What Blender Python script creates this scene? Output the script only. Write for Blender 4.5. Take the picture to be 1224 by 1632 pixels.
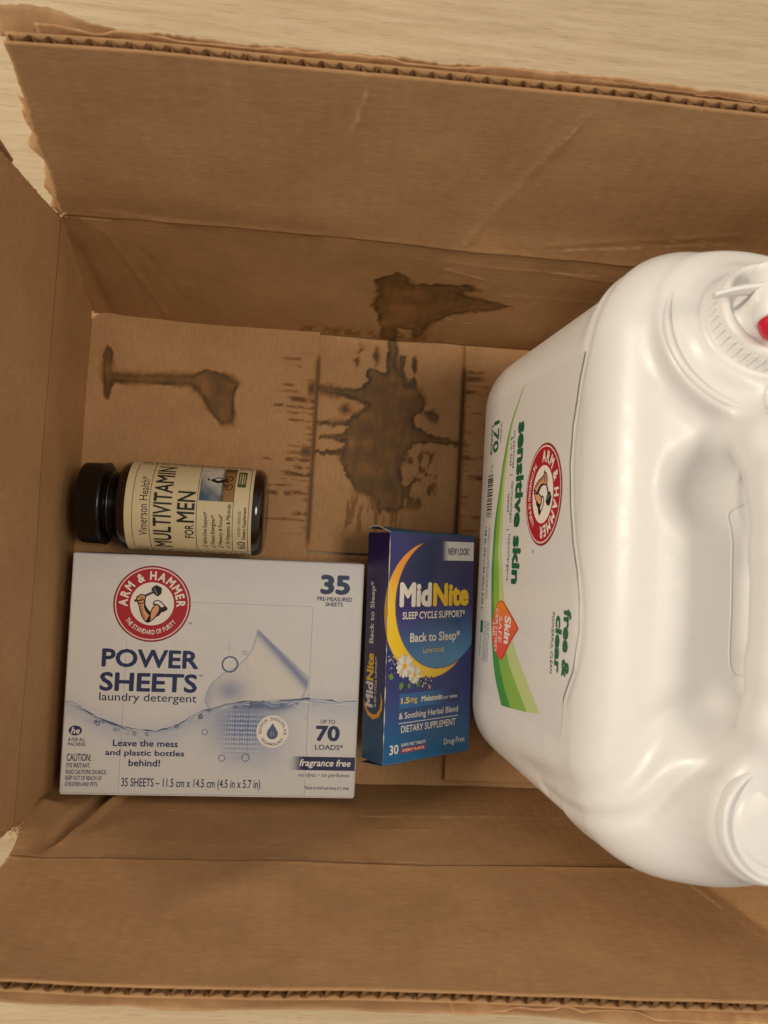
import bpy, math, random
import numpy as np
from mathutils import Matrix, Vector
from mathutils.geometry import tessellate_polygon

for o in list(bpy.data.objects):
    bpy.data.objects.remove(o, do_unlink=True)
scene = bpy.context.scene
COL = scene.collection
random.seed(4)

# ------------------------------------------------------------------ camera, world, lamps
def rot3(a, b, c):
    return Matrix.Rotation(c, 3, 'Z') @ Matrix.Rotation(b, 3, 'Y') @ Matrix.Rotation(a, 3, 'X')
CAM = Vector((0.1387, 0.1439, 0.4859))
cd = bpy.data.cameras.new('camera')
cam = bpy.data.objects.new('camera', cd)
COL.objects.link(cam)
cam.matrix_world = Matrix.Translation(CAM) @ rot3(0.0406, -0.0913, 0.056).to_4x4()
cd.sensor_fit = 'HORIZONTAL'
cd.sensor_width = 36.0
cd.lens = 36.0 * 1268.5 / 1224.0
cd.clip_start = 0.01
cd.clip_end = 60
cd.dof.use_dof = True
cd.dof.focus_distance = 0.43
cd.dof.aperture_fstop = 18.0
scene.camera = cam

w = bpy.data.worlds.new('World')
scene.world = w
w.use_nodes = True
bg = w.node_tree.nodes['Background']
bg.inputs[0].default_value = (1.0, 0.94, 0.86, 1)
bg.inputs[1].default_value = 0.355

def area(name, loc, target, size, power, col):
    l = bpy.data.lights.new(name, 'AREA')
    l.shape = 'DISK'
    l.size = size
    l.energy = power
    l.color = col
    o = bpy.data.objects.new(name, l)
    COL.objects.link(o)
    o.location = loc
    d = Vector(target) - Vector(loc)
    o.rotation_euler = d.to_track_quat('-Z', 'Y').to_euler()
    return o
area('room_lamp', (-1.55, 0.42, 1.42), (0.2, 0.15, 0.1), 0.30, 29.0, (1.0, 0.87, 0.70))
area('fill_lamp', (1.05, 0.25, 2.2), (0.2, 0.15, 0.0), 0.7, 19.0, (1.0, 0.88, 0.72))  # added fill, placed overhead at the right to brighten the left wall

scene.view_settings.view_transform = 'Standard'
scene.view_settings.look = 'None'
scene.view_settings.gamma = 1.0
scene.view_settings.exposure = 0.0
scene.view_settings.use_curve_mapping = False

# ------------------------------------------------------------------ helpers
def lin(c):
    c = np.asarray(c, float) / 255.0
    return np.where(c <= 0.04045, c / 12.92, ((c + 0.055) / 1.055) ** 2.4)
def hexl(r, g, b):
    v = lin((r, g, b))
    return (float(v[0]), float(v[1]), float(v[2]), 1.0)

def smooth01(x):
    x = np.clip(x, 0, 1)
    return x * x * (3 - 2 * x)

def _hash(ix, iy, seed):
    h = (ix.astype(np.int64) * 374761393 + iy.astype(np.int64) * 668265263 + seed * 1442695041) & 0xFFFFFFFF
    h = ((h ^ (h >> 13)) * 1274126177) & 0xFFFFFFFF
    h = h ^ (h >> 16)
    return (h & 0xFFFF) / 65535.0
def vnoise(x, y, seed=0):
    x = np.asarray(x, float); y = np.asarray(y, float)
    ix = np.floor(x); iy = np.floor(y)
    fx = smooth01(x - ix); fy = smooth01(y - iy)
    a = _hash(ix, iy, seed); b = _hash(ix + 1, iy, seed)
    c = _hash(ix, iy + 1, seed); d = _hash(ix + 1, iy + 1, seed)
    return (a * (1 - fx) + b * fx) * (1 - fy) + (c * (1 - fx) + d * fx) * fy
def fbm(x, y, seed=0, n=4):
    s = 0.0; t = 0.0; a = 1.0
    for i in range(n):
        s = s + a * vnoise(x * 2 ** i, y * 2 ** i, seed + i * 7); t += a; a *= 0.5
    return s / t

def poly_sd(px, py, poly):
    """signed distance to polygon, negative inside"""
    P = np.asarray(poly, float); Q = np.roll(P, -1, 0)
    d = np.full(px.shape, 1e9); ins = np.zeros(px.shape, bool)
    for (x0, y0), (x1, y1) in zip(P, Q):
        ex, ey = x1 - x0, y1 - y0
        t = np.clip(((px - x0) * ex + (py - y0) * ey) / (ex * ex + ey * ey + 1e-12), 0, 1)
        d = np.minimum(d, np.hypot(px - x0 - t * ex, py - y0 - t * ey))
        c = ((y0 > py) != (y1 > py))
        with np.errstate(divide='ignore', invalid='ignore'):
            xi = x0 + (py - y0) * ex / (ey if ey != 0 else 1e-12)
        ins ^= (c & (px < xi))
    return np.where(ins, -d, d)
def seg_d(px, py, a, b):
    ex, ey = b[0] - a[0], b[1] - a[1]
    t = np.clip(((px - a[0]) * ex + (py - a[1]) * ey) / (ex * ex + ey * ey + 1e-12), 0, 1)
    return np.hypot(px - a[0] - t * ex, py - a[1] - t * ey)

def mesh_obj(name, V, F, mat, parent=None, smooth=False, attrs=None, cols=None):
    me = bpy.data.meshes.new(name)
    V = np.asarray(V, float)
    me.from_pydata([tuple(v) for v in V.tolist()], [], F if isinstance(F, list) else F.tolist())
    if smooth:
        me.polygons.foreach_set('use_smooth', [True] * len(me.polygons))
    if attrs:
        for k, a in attrs.items():
            at = me.attributes.new(k, 'FLOAT', 'POINT')
            at.data.foreach_set('value', np.asarray(a, np.float32).ravel())
    if cols is not None:
        at = me.attributes.new('Col', 'FLOAT_COLOR', 'POINT')
        c4 = np.ones((len(V), 4), np.float32); c4[:, :3] = cols
        at.data.foreach_set('color', c4.ravel())
    me.materials.append(mat)
    me.update()
    o = bpy.data.objects.new(name, me)
    COL.objects.link(o)
    if parent is not None:
        o.parent = parent
    return o
def grid_faces(nu, nv, flip=False):
    i = np.arange(nu - 1)[:, None]; j = np.arange(nv - 1)[None, :]
    a = (i * nv + j).ravel(); b = a + nv; c = b + 1; d = a + 1
    return np.stack([a, d, c, b] if flip else [a, b, c, d], 1)
def empty(name, loc, label, cat):
    o = bpy.data.objects.new(name, None)
    COL.objects.link(o)
    o.location = loc
    o.empty_display_size = 0.02
    o['label'] = label; o['category'] = cat
    return o
def adopt(parent):
    """children are modelled in world coordinates: keep them there"""
    bpy.context.view_layer.update()
    for c in parent.children:
        c.matrix_parent_inverse = parent.matrix_world.inverted()

def box_mesh(x0, x1, y0, y1, z0, z1, b=0.0):
    import bmesh
    bm = bmesh.new()
    bmesh.ops.create_cube(bm, size=1.0)
    for v in bm.verts:
        v.co = Vector(((x0 + x1) / 2 + v.co.x * (x1 - x0), (y0 + y1) / 2 + v.co.y * (y1 - y0), (z0 + z1) / 2 + v.co.z * (z1 - z0)))
    if b:
        bmesh.ops.bevel(bm, geom=bm.edges[:], offset=b, segments=2, affect='EDGES', profile=0.5)
    bm.verts.ensure_lookup_table()
    V = [tuple(v.co) for v in bm.verts]; F = [[v.index for v in f.verts] for f in bm.faces]
    bm.free()
    return V, F

# ------------------------------------------------------------------ materials
def mat_base(name):
    m = bpy.data.materials.new(name)
    m.use_nodes = True
    nt = m.node_tree
    return m, nt, nt.nodes['Principled BSDF']
def ink(name, rgb, rough=0.45, coat=0.0, spec=0.5, metallic=0.0):
    m, nt, b = mat_base(name)
    b.inputs['Base Color'].default_value = hexl(*rgb)
    b.inputs['Roughness'].default_value = rough
    b.inputs['Specular IOR Level'].default_value = spec
    b.inputs['Coat Weight'].default_value = coat
    b.inputs['Coat Roughness'].default_value = 0.15
    b.inputs['Metallic'].default_value = metallic
    return m
def N(nt, t, **kw):
    n = nt.nodes.new(t)
    for k, v in kw.items():
        setattr(n, k, v)
    return n
def L(nt, a, b):
    nt.links.new(a, b)
def noise(nt, vec, scale, detail=4.0, rough=0.6):
    n = N(nt, 'ShaderNodeTexNoise')
    n.inputs['Scale'].default_value = scale; n.inputs['Detail'].default_value = detail; n.inputs['Roughness'].default_value = rough
    L(nt, vec, n.inputs['Vector'])
    return n.outputs['Fac']
def mapping(nt, src, scale, rot=(0, 0, 0)):
    m = N(nt, 'ShaderNodeMapping')
    m.inputs['Scale'].default_value = scale
    m.inputs['Rotation'].default_value = rot
    L(nt, src, m.inputs['Vector'])
    return m.outputs['Vector']
def ramp(nt, fac, stops):
    r = N(nt, 'ShaderNodeValToRGB')
    e = r.color_ramp.elements
    while len(e) < len(stops):
        e.new(0.5)
    for x, (p, c) in zip(e, stops):
        x.position = p; x.color = c
    L(nt, fac, r.inputs['Fac'])
    return r.outputs['Color']
def mix(nt, fac, a, b, mode='MIX'):
    n = N(nt, 'ShaderNodeMix', data_type='RGBA', blend_type=mode)
    for s, v in ((n.inputs['Factor'], fac), (n.inputs['A'], a), (n.inputs['B'], b)):
        if hasattr(v, 'is_output'):
            L(nt, v, s)
        else:
            s.default_value = v
    return n.outputs['Result']
def bump(nt, b, h, strength, dist):
    n = N(nt, 'ShaderNodeBump')
    n.inputs['Strength'].default_value = strength; n.inputs['Distance'].default_value = dist
    L(nt, h, n.inputs['Height'])
    L(nt, n.outputs['Normal'], b.inputs['Normal'])

def cardboard(name, streak, c0=(168, 129, 87), c1=(179, 139, 96), c2=(190, 152, 109)):
    m, nt, b = mat_base(name)
    tc = N(nt, 'ShaderNodeTexCoord').outputs['Object']
    fib = noise(nt, mapping(nt, tc, streak), 1.0, 5.0, 0.65)
    big = noise(nt, tc, 22.0, 6.0, 0.68)
    fine = noise(nt, tc, 1900.0, 2.0, 0.6)
    col = ramp(nt, fib, [(0.2, hexl(*c0)), (0.5, hexl(*c1)), (0.8, hexl(*c2))])
    bigc = ramp(nt, big, [(0.32, (0.80, 0.77, 0.73, 1)), (0.68, (1.06, 1.05, 1.04, 1))])
    col = mix(nt, 0.8, col, bigc, 'MULTIPLY')
    spk = ramp(nt, fine, [(0.33, (0.78, 0.75, 0.7, 1)), (0.48, (1, 1, 1, 1))])
    col = mix(nt, 0.45, col, spk, 'MULTIPLY')
    sc = N(nt, 'ShaderNodeAttribute', attribute_name='scuff')
    col = mix(nt, sc.outputs['Fac'], col, hexl(214, 178, 134))
    at = N(nt, 'ShaderNodeAttribute', attribute_name='stain')
    st = at.outputs['Fac']
    wetc = ramp(nt, st, [(0.0, (1, 1, 1, 1)), (0.20, (0.74, 0.62, 0.47, 1)), (0.50, (0.40, 0.36, 0.255, 1)), (1.0, (0.15, 0.13, 0.08, 1))])
    col = mix(nt, 1.0, col, wetc, 'MULTIPLY')
    L(nt, col, b.inputs['Base Color'])
    rr = N(nt, 'ShaderNodeMapRange'); rr.inputs['To Min'].default_value = 0.72; rr.inputs['To Max'].default_value = 0.5
    L(nt, st, rr.inputs['Value']); L(nt, rr.outputs['Result'], b.inputs['Roughness'])
    b.inputs['Specular IOR Level'].default_value = 0.32
    wav = noise(nt, mapping(nt, tc, (streak[0] * 0.12, streak[1] * 0.12, streak[2] * 0.12)), 1.0, 3.0, 0.55)
    mx = N(nt, 'ShaderNodeMath', operation='ADD'); L(nt, fib, mx.inputs[0])
    mm = N(nt, 'ShaderNodeMath', operation='MULTIPLY'); mm.inputs[1].default_value = 1.2
    L(nt, wav, mm.inputs[0]); L(nt, mm.outputs[0], mx.inputs[1])
    crm = noise(nt, tc, 55.0, 5.0, 0.55)
    m3 = N(nt, 'ShaderNodeMath', operation='MULTIPLY_ADD'); m3.inputs[1].default_value = 2.2
    L(nt, crm, m3.inputs[0]); L(nt, mx.outputs[0], m3.inputs[2])
    bump(nt, b, m3.outputs[0], 0.24, 0.0005)
    return m

M = {}
M['card_x'] = cardboard('cardboard_grain_x', (150, 900, 900))
M['card_y'] = cardboard('cardboard_grain_y', (900, 150, 900))
M['card_z'] = cardboard('cardboard_grain_z', (900, 900, 150))
M['flute'] = cardboard('cardboard_fluting', (200, 200, 60), (120, 88, 56), (150, 112, 74), (168, 130, 90))
M['tape'] = cardboard('torn_paper_tape', (60, 60, 60), (152, 116, 80), (174, 136, 96), (194, 156, 114))
M['torn'] = cardboard('torn_paper_core', (160, 160, 60), (170, 126, 84), (196, 152, 108), (216, 176, 132))

def wood():
    m, nt, b = mat_base('pale_oak_laminate')
    tc = N(nt, 'ShaderNodeTexCoord').outputs['Object']
    info = N(nt, 'ShaderNodeObjectInfo').outputs['Random']
    cmb = N(nt, 'ShaderNodeCombineXYZ'); L(nt, info, cmb.inputs[0]); L(nt, info, cmb.inputs[1])
    sc = N(nt, 'ShaderNodeVectorMath', operation='SCALE'); sc.inputs['Scale'].default_value = 7.0
    L(nt, cmb.outputs[0], sc.inputs[0])
    ad = N(nt, 'ShaderNodeVectorMath', operation='ADD'); L(nt, tc, ad.inputs[0]); L(nt, sc.outputs[0], ad.inputs[1])
    v = ad.outputs[0]
    warp = noise(nt, mapping(nt, v, (4, 14, 1)), 1.0, 3.0, 0.5)
    g1 = noise(nt, mapping(nt, v, (9, 150, 1)), 1.0, 6.0, 0.62)
    g2 = noise(nt, mapping(nt, v, (60, 1300, 1)), 1.0, 3.0, 0.6)
    col = ramp(nt, g1, [(0.25, hexl(180, 158, 124)), (0.5, hexl(198, 177, 143)), (0.75, hexl(209, 190, 158))])
    col = mix(nt, 0.6, col, ramp(nt, warp, [(0.3, (0.86, 0.84, 0.80, 1)), (0.7, (1.05, 1.04, 1.02, 1))]), 'MULTIPLY')
    col = mix(nt, 0.65, col, ramp(nt, g2, [(0.34, (0.70, 0.66, 0.6, 1)), (0.47, (1, 1, 1, 1))]), 'MULTIPLY')
    L(nt, col, b.inputs['Base Color'])
    b.inputs['Roughness'].default_value = 0.42
    bump(nt, b, g2, 0.25, 0.0004)
    return m
M['wood'] = wood()
M['subfloor'] = ink('dark_subfloor', (58, 46, 34), 0.8)

def jug_plastic(name, rgb, rough=0.36):
    m, nt, b = mat_base(name)
    tc = N(nt, 'ShaderNodeTexCoord').outputs['Object']
    n1 = noise(nt, tc, 160.0, 3.0, 0.6)
    n2 = noise(nt, tc, 1500.0, 2.0, 0.5)
    c = hexl(*rgb)
    L(nt, mix(nt, 0.5, c, ramp(nt, n1, [(0.3, (0.965, 0.96, 0.95, 1)), (0.7, (1, 1, 1, 1))]), 'MULTIPLY'), b.inputs['Base Color'])
    rg = N(nt, 'ShaderNodeMapRange'); rg.inputs['From Min'].default_value = 0.3; rg.inputs['From Max'].default_value = 0.7
    rg.inputs['To Min'].default_value = rough - 0.05; rg.inputs['To Max'].default_value = rough + 0.07
    L(nt, n1, rg.inputs['Value']); L(nt, rg.outputs['Result'], b.inputs['Roughness'])
    b.inputs['Subsurface Weight'].default_value = 0.12
    b.inputs['Subsurface Radius'].default_value = (0.004, 0.003, 0.002)
    b.inputs['Subsurface Scale'].default_value = 1.0
    bump(nt, b, n2, 0.10, 0.0002)
    return m
M['jug'] = jug_plastic('white_jug_plastic', (228, 226, 222))
M['jugcap'] = jug_plastic('white_cap_plastic', (238, 235, 231), 0.4)
M['red_plastic'] = jug_plastic('red_button_plastic', (205, 28, 52), 0.35)

def printed(name, rough, coat=0.0, bumpscale=0.0):
    m, nt, b = mat_base(name)
    at = N(nt, 'ShaderNodeAttribute', attribute_name='Col')
    tc = N(nt, 'ShaderNodeTexCoord').outputs['Object']
    n1 = noise(nt, tc, 260.0, 4.0, 0.6)
    L(nt, mix(nt, 0.5, at.outputs['Color'], ramp(nt, n1, [(0.3, (0.93, 0.93, 0.93, 1)), (0.7, (1, 1, 1, 1))]), 'MULTIPLY'), b.inputs['Base Color'])
    b.inputs['Roughness'].default_value = rough
    b.inputs['Coat Weight'].default_value = coat
    b.inputs['Coat Roughness'].default_value = 0.2
    if bumpscale:
        n2 = noise(nt, tc, 45.0, 3.0, 0.5)
        bump(nt, b, n2, bumpscale, 0.002)
    return m
M['print_carton'] = printed('printed_white_carton', 0.40, 0.25, 0.16)
M['print_blue'] = printed('printed_blue_carton', 0.32, 0.35, 0.12)
M['print_label'] = printed('printed_bottle_label', 0.5, 0.0, 0.0)
M['print_film'] = printed('printed_jug_label', 0.36, 0.15, 0.10)
M['carton_white'] = ink('carton_white', (205, 206, 210), 0.5)
M['carton_edge'] = ink('worn_glint_paper', (222, 216, 208), 0.6)
M['carton_grey'] = ink('carton_board', (150, 140, 126), 0.7)
M['navy_text'] = ink('navy_ink', (38, 50, 92), 0.45)
M['grey_line'] = ink('emboss_line', (178, 180, 186), 0.5)
M['slate'] = ink('slate_ink', (84, 98, 132), 0.45)
M['paleblue'] = ink('pale_blue_ink', (160, 172, 196), 0.45)
M['white_ink'] = ink('white_ink', (236, 233, 228), 0.45)
M['red_ink'] = ink('red_ink', (176, 30, 44), 0.45)
M['dkred_ink'] = ink('dark_red_ink', (148, 20, 36), 0.45)
M['black_ink'] = ink('black_ink', (24, 22, 24), 0.45)
M['skin_ink'] = ink('arm_ink', (226, 166, 124), 0.45)
M['skin_dk'] = ink('arm_shade_ink', (190, 122, 86), 0.45)
M['steel_ink'] = ink('steel_ink', (120, 124, 130), 0.45)
M['logo_white'] = ink('logo_white', (240, 234, 224), 0.45)
M['pink_ring'] = ink('ring_white', (240, 212, 208), 0.45)
M['yellow'] = ink('yellow_ink', (250, 205, 40), 0.38)
M['orange'] = ink('moon_orange', (246, 178, 44), 0.38)
M['ltyellow'] = ink('pale_yellow_ink', (232, 220, 130), 0.4)
M['dimblue'] = ink('dim_blue_ink', (62, 62, 100), 0.4)
M['midblue'] = ink('mid_blue_ink', (24, 104, 178), 0.36)
M['navy_box'] = ink('navy_board', (34, 34, 92), 0.34, 0.3)
M['teal_box'] = ink('teal_board', (22, 84, 130), 0.34, 0.3)
M['leaf'] = ink('leaf_ink', (108, 150, 62), 0.4)
M['lilac'] = ink('lilac_ink', (120, 92, 150), 0.4)
M['petal'] = ink('petal_ink', (240, 236, 222), 0.4)
M['petal2'] = ink('petal_shade_ink', (214, 208, 190), 0.4)
M['green_dk'] = ink('dark_green_ink', (18, 98, 62), 0.4)
M['green_1'] = ink('green_band_a', (74, 150, 72), 0.38)
M['green_2'] = ink('green_band_b', (140, 186, 76), 0.38)
M['green_3'] = ink('green_band_c', (196, 212, 140), 0.38)
M['drop_o'] = ink('orange_drop_ink', (238, 92, 48), 0.38)
M['drop_d'] = ink('orange_rim_ink', (214, 66, 40), 0.38)
M['grey_text'] = ink('grey_green_ink', (92, 112, 104), 0.42)
M['label_cream'] = ink('cream_label', (206, 186, 140), 0.5)
M['label_line'] = ink('label_line_ink', (92, 78, 52), 0.5)
M['label_text'] = ink('label_text_ink', (34, 32, 28), 0.5)
M['badge_green'] = ink('badge_green', (62, 84, 58), 0.5)
M['amber'] = ink('dark_amber_plastic', (30, 18, 14), 0.14, 0.4)
M['blackcap'] = ink('black_cap_plastic', (14, 12, 12), 0.30)

# ------------------------------------------------------------------ lettering and flat print
_tc = {}
def text_raw(s, bold=0.0, shear=0.0):
    k = (s, bold, shear)
    if k in _tc:
        return _tc[k]
    if bold > 0.0:
        V0, F0 = text_raw(s, 0.0, shear)
        m = 6 if bold < 0.025 else 8
        V = [V0]; F = list(F0); n = len(V0)
        for i in range(m):
            a = 2 * math.pi * i / m
            V.append(V0 + bold * np.array([math.cos(a), math.sin(a)])); F += [[j + n * (i + 1) for j in q] for q in F0]
        _tc[k] = (np.concatenate(V), F)
        return _tc[k]
    cu = bpy.data.curves.new('t', 'FONT')
    cu.body = s; cu.size = 1.0; cu.offset = 0.0; cu.shear = shear; cu.fill_mode = 'FRONT'; cu.resolution_u = 3
    ob = bpy.data.objects.new('t', cu)
    COL.objects.link(ob)
    dg = bpy.context.evaluated_depsgraph_get()
    me = bpy.data.meshes.new_from_object(ob.evaluated_get(dg))
    V = np.zeros(len(me.vertices) * 3); me.vertices.foreach_get('co', V)
    V = V.reshape(-1, 3)[:, :2]
    F = [list(p.vertices) for p in me.polygons]
    bpy.data.objects.remove(ob, do_unlink=True); bpy.data.curves.remove(cu); bpy.data.meshes.remove(me)
    _tc[k] = (V, F)
    return V, F
LAY = 0.00008
def text(mp, s, u0, u1, v0, v1, mat, parent, name='caption_lettering', bold=0.012, shear=0.0, lay=1, mm=True):
    V, F = text_raw(s, bold, shear)
    if len(V) == 0:
        return
    mn_, mx_ = V.min(0), V.max(0)
    k = 0.001 if mm else 1.0
    U = (u0 + (V[:, 0] - mn_[0]) / (mx_[0] - mn_[0]) * (u1 - u0)) * k
    W = (v0 + (V[:, 1] - mn_[1]) / (mx_[1] - mn_[1]) * (v1 - v0)) * k
    n0 = len(text_raw(s, 0.0, shear)[0])
    lift = (np.arange(len(V)) // n0) * 4e-6
    return mesh_obj(name, mp(U, W, lay * LAY + lift), F, M[mat], parent)
def merge(parts):
    V = []; F = []; n = 0
    for v, f in parts:
        V.append(v); F += [[i + n for i in q] for q in f]; n += len(v)
    return np.concatenate(V), F
def arc_text(mp, s, cu, cv, r, h, a_mid, span, top, mat, parent, name, bold=0.03, lay=2):
    items = []; tot = 0.0
    for ch in s:
        if ch == ' ':
            items.append((None, 0.34)); tot += 0.34; continue
        V, F = text_raw(ch, bold)
        wd = V[:, 0].max() - V[:, 0].min()
        items.append(((V, F, V[:, 0].min(), wd), wd + 0.10)); tot += wd + 0.10
    cap = text_raw('H', bold)[0][:, 1].max()
    ks = h / cap
    acc = 0.0; parts = []
    for ci, (it, adv) in enumerate(items):
        mid = (acc + adv / 2) / tot - 0.5
        acc += adv
        if it is None:
            continue
        V, F, x0, wd = it
        kx = span * r / tot
        x = (V[:, 0] - x0 - wd / 2) * kx
        y = V[:, 1] * ks
        if top:
            a = a_mid - mid * span
            th = a - math.pi / 2
            px = cu + r * math.cos(a) + x * math.cos(th) - y * math.sin(th)
            py = cv + r * math.sin(a) + x * math.sin(th) + y * math.cos(th)
        else:
            a = a_mid + mid * span
            th = a + math.pi / 2
            px = cu + r * math.cos(a) + x * math.cos(th) - y * math.sin(th)
            py = cv + r * math.sin(a) + x * math.sin(th) + y * math.cos(th)
        n0 = len(text_raw(s[ci], 0.0)[0])
        parts.append((np.stack([px * 0.001, py * 0.001, (np.arange(len(V)) // n0) * 4e-6], 1), F))
    V, F = merge(parts)
    return mesh_obj(name, mp(V[:, 0], V[:, 1], lay * LAY + V[:, 2]), F, M[mat], parent)
def poly(mp, pts, mat, parent, name, lay=1):
    P = np.asarray(pts, float) * 0.001
    F = [list(t) for t in tessellate_polygon([[Vector((a, b, 0)) for a, b in P]])]
    return mesh_obj(name, mp(P[:, 0], P[:, 1], lay * LAY), F, M[mat], parent)
def ring(mp, cu, cv, r0, r1, mat, parent, name, lay=1, n=72):
    a = np.linspace(0, 2 * math.pi, n, endpoint=False)
    o = np.stack([cu + r1 * np.cos(a), cv + r1 * np.sin(a)], 1) * 0.001
    if r0 <= 0:
        return mesh_obj(name, mp(o[:, 0], o[:, 1], lay * LAY), [list(range(n))], M[mat], parent)
    i = np.stack([cu + r0 * np.cos(a), cv + r0 * np.sin(a)], 1) * 0.001
    V = np.concatenate([o, i])
    F = [[k, (k + 1) % n, n + (k + 1) % n, n + k] for k in range(n)]
    return mesh_obj(name, mp(V[:, 0], V[:, 1], lay * LAY), F, M[mat], parent)
def stroke_geo(pts, wd, closed=False):
    P = np.asarray(pts, float); n = len(P)
    if np.isscalar(wd):
        wd = [wd] * n
    wd = np.asarray(wd, float)
    t = np.gradient(P, axis=0)
    t /= np.linalg.norm(t, axis=1)[:, None] + 1e-12
    nrm = np.stack([-t[:, 1], t[:, 0]], 1)
    V = np.concatenate([P + nrm * wd[:, None] / 2, P - nrm * wd[:, None] / 2])
    F = [[i, i + 1, n + i + 1, n + i] for i in range(n - 1)]
    return V, F
def stroke(mp, pts, wd, mat, parent, name, lay=1):
    V, F = stroke_geo(pts, wd)
    V = V * 0.001
    return mesh_obj(name, mp(V[:, 0], V[:, 1], lay * LAY), F, M[mat], parent)
def spline(pts, n=8):
    P = np.asarray(pts, float)
    Q = np.vstack([2 * P[0] - P[1], P, 2 * P[-1] - P[-2]])
    out = []
    for i in range(1, len(Q) - 2):
        for t in np.linspace(0, 1, n, endpoint=False):
            p0, p1, p2, p3 = Q[i - 1:i + 3]
            out.append(0.5 * ((2 * p1) + (-p0 + p2) * t + (2 * p0 - 5 * p1 + 4 * p2 - p3) * t ** 2 + (-p0 + 3 * p1 - 3 * p2 + p3) * t ** 3))
    out.append(P[-1])
    return np.array(out)

def arm_logo(mp, cu, cv, R, parent, lay=1):
    """round red badge: arm swinging a hammer inside a ring of lettering"""
    base = ring(mp, cu, cv, 0, R, 'dkred_ink', parent, 'logo', lay)
    ring(mp, cu, cv, 0.925 * R, 0.955 * R, 'pink_ring', parent, 'logo_ring', lay + 2)
    ring(mp, cu, cv, 0, 0.925 * R, 'red_ink', parent, 'logo_field', lay + 1)
    ring(mp, cu, cv, 0, 0.565 * R, 'logo_white', parent, 'logo_centre', lay + 2)
    arc_text(mp, 'ARM & HAMMER', cu, cv, 0.635 * R, 0.225 * R, math.pi / 2 + 0.02, 3.42, True, 'logo_white', parent, 'logo_lettering', 0.035, lay + 3)
    arc_text(mp, 'THE STANDARD OF PURITY', cu, cv, 0.80 * R, 0.12 * R, -math.pi / 2 - 0.02, 1.95, False, 'logo_white', parent, 'logo_lettering', 0.02, lay + 3)
    k = R / 470.0
    def T(pts):
        return [(cu + (x - 575) * k, cv - (y - 548) * k) for x, y in pts]
    fore = [(398, 520), (440, 510), (480, 500), (488, 540), (500, 585), (530, 625), (558, 660), (562, 720), (545, 772), (515, 770), (485, 740), (455, 690), (432, 620), (415, 560)]
    up = [(520, 765), (548, 772), (590, 745), (625, 705), (655, 655), (670, 600), (650, 560), (615, 562), (585, 600), (565, 650), (555, 690)]
    fist = [(384, 482), (410, 452), (445, 435), (480, 448), (492, 478), (484, 520), (455, 545), (405, 538)]
    head = [(556, 362), (580, 335), (612, 314), (650, 328), (686, 352), (682, 420), (640, 456), (604, 436), (572, 402)]
    slv = [(590, 552), (602, 520), (630, 505), (672, 512), (705, 545), (730, 568), (762, 604), (735, 628), (700, 640), (682, 600), (655, 560), (620, 552)]
    for q in (fore, up, fist, slv):
        c = np.mean(q, 0)
        stroke(mp, T(spline(q + [q[0], q[1]], 3)), 13 * k, 'black_ink', parent, 'logo_outline', lay + 4)
    poly(mp, T(fore), 'skin_ink', parent, 'logo_arm', lay + 3)
    poly(mp, T(up), 'skin_ink', parent, 'logo_arm', lay + 3)
    poly(mp, T([(480, 530), (500, 585), (558, 660), (545, 690), (500, 640), (478, 590)]), 'black_ink', parent, 'logo_arm_shadow', lay + 4)
    poly(mp, T([(430, 560), (450, 560), (470, 650), (510, 720), (500, 740), (455, 680)]), 'skin_dk', parent, 'logo_arm_shade', lay + 4)
    poly(mp, T(slv), 'logo_white', parent, 'logo_sleeve', lay + 3)
    poly(mp, T([(668, 572), (700, 590), (730, 570), (765, 606), (700, 642), (668, 690), (610, 722), (655, 660), (676, 606)]), 'black_ink', parent, 'logo_sleeve_shadow', lay + 5)
    stroke(mp, T([(362, 522), (470, 460), (590, 398)]), 30 * k, 'black_ink', parent, 'logo_hammer_handle', lay + 3)
    stroke(mp, T([(480, 448), (585, 392)]), 9 * k, 'steel_ink', parent, 'logo_hammer_shine', lay + 5)
    poly(mp, T(fist), 'skin_ink', parent, 'logo_fist', lay + 4)
    for q in ([(408, 470), (428, 520)], [(428, 456), (448, 508)], [(450, 448), (466, 498)]):
        stroke(mp, T(q), 7 * k, 'black_ink', parent, 'logo_knuckle_line', lay + 5)
    poly(mp, T(head), 'black_ink', parent, 'logo_hammer_head', lay + 4)
    poly(mp, T([(584, 352), (600, 345), (640, 430), (624, 440)]), 'steel_ink', parent, 'logo_hammer_shine', lay + 5)
    return base

def colour_panel(mp, wmm, hmm, res, fn, mat, parent, name, lay=0, u0=0.0, v0=0.0):
    nu = int(round(wmm / res)) + 1; nv = int(round(hmm / res)) + 1
    U, W = np.meshgrid(np.linspace(u0, u0 + wmm, nu), np.linspace(v0, v0 + hmm, nv), indexing='ij')
    U = U.ravel(); W = W.ravel()
    c = fn(U, W)
    return mesh_obj(name, mp(U * 0.001, W * 0.001, lay * LAY), grid_faces(nu, nv), M[mat], parent, True, cols=c)

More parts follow.
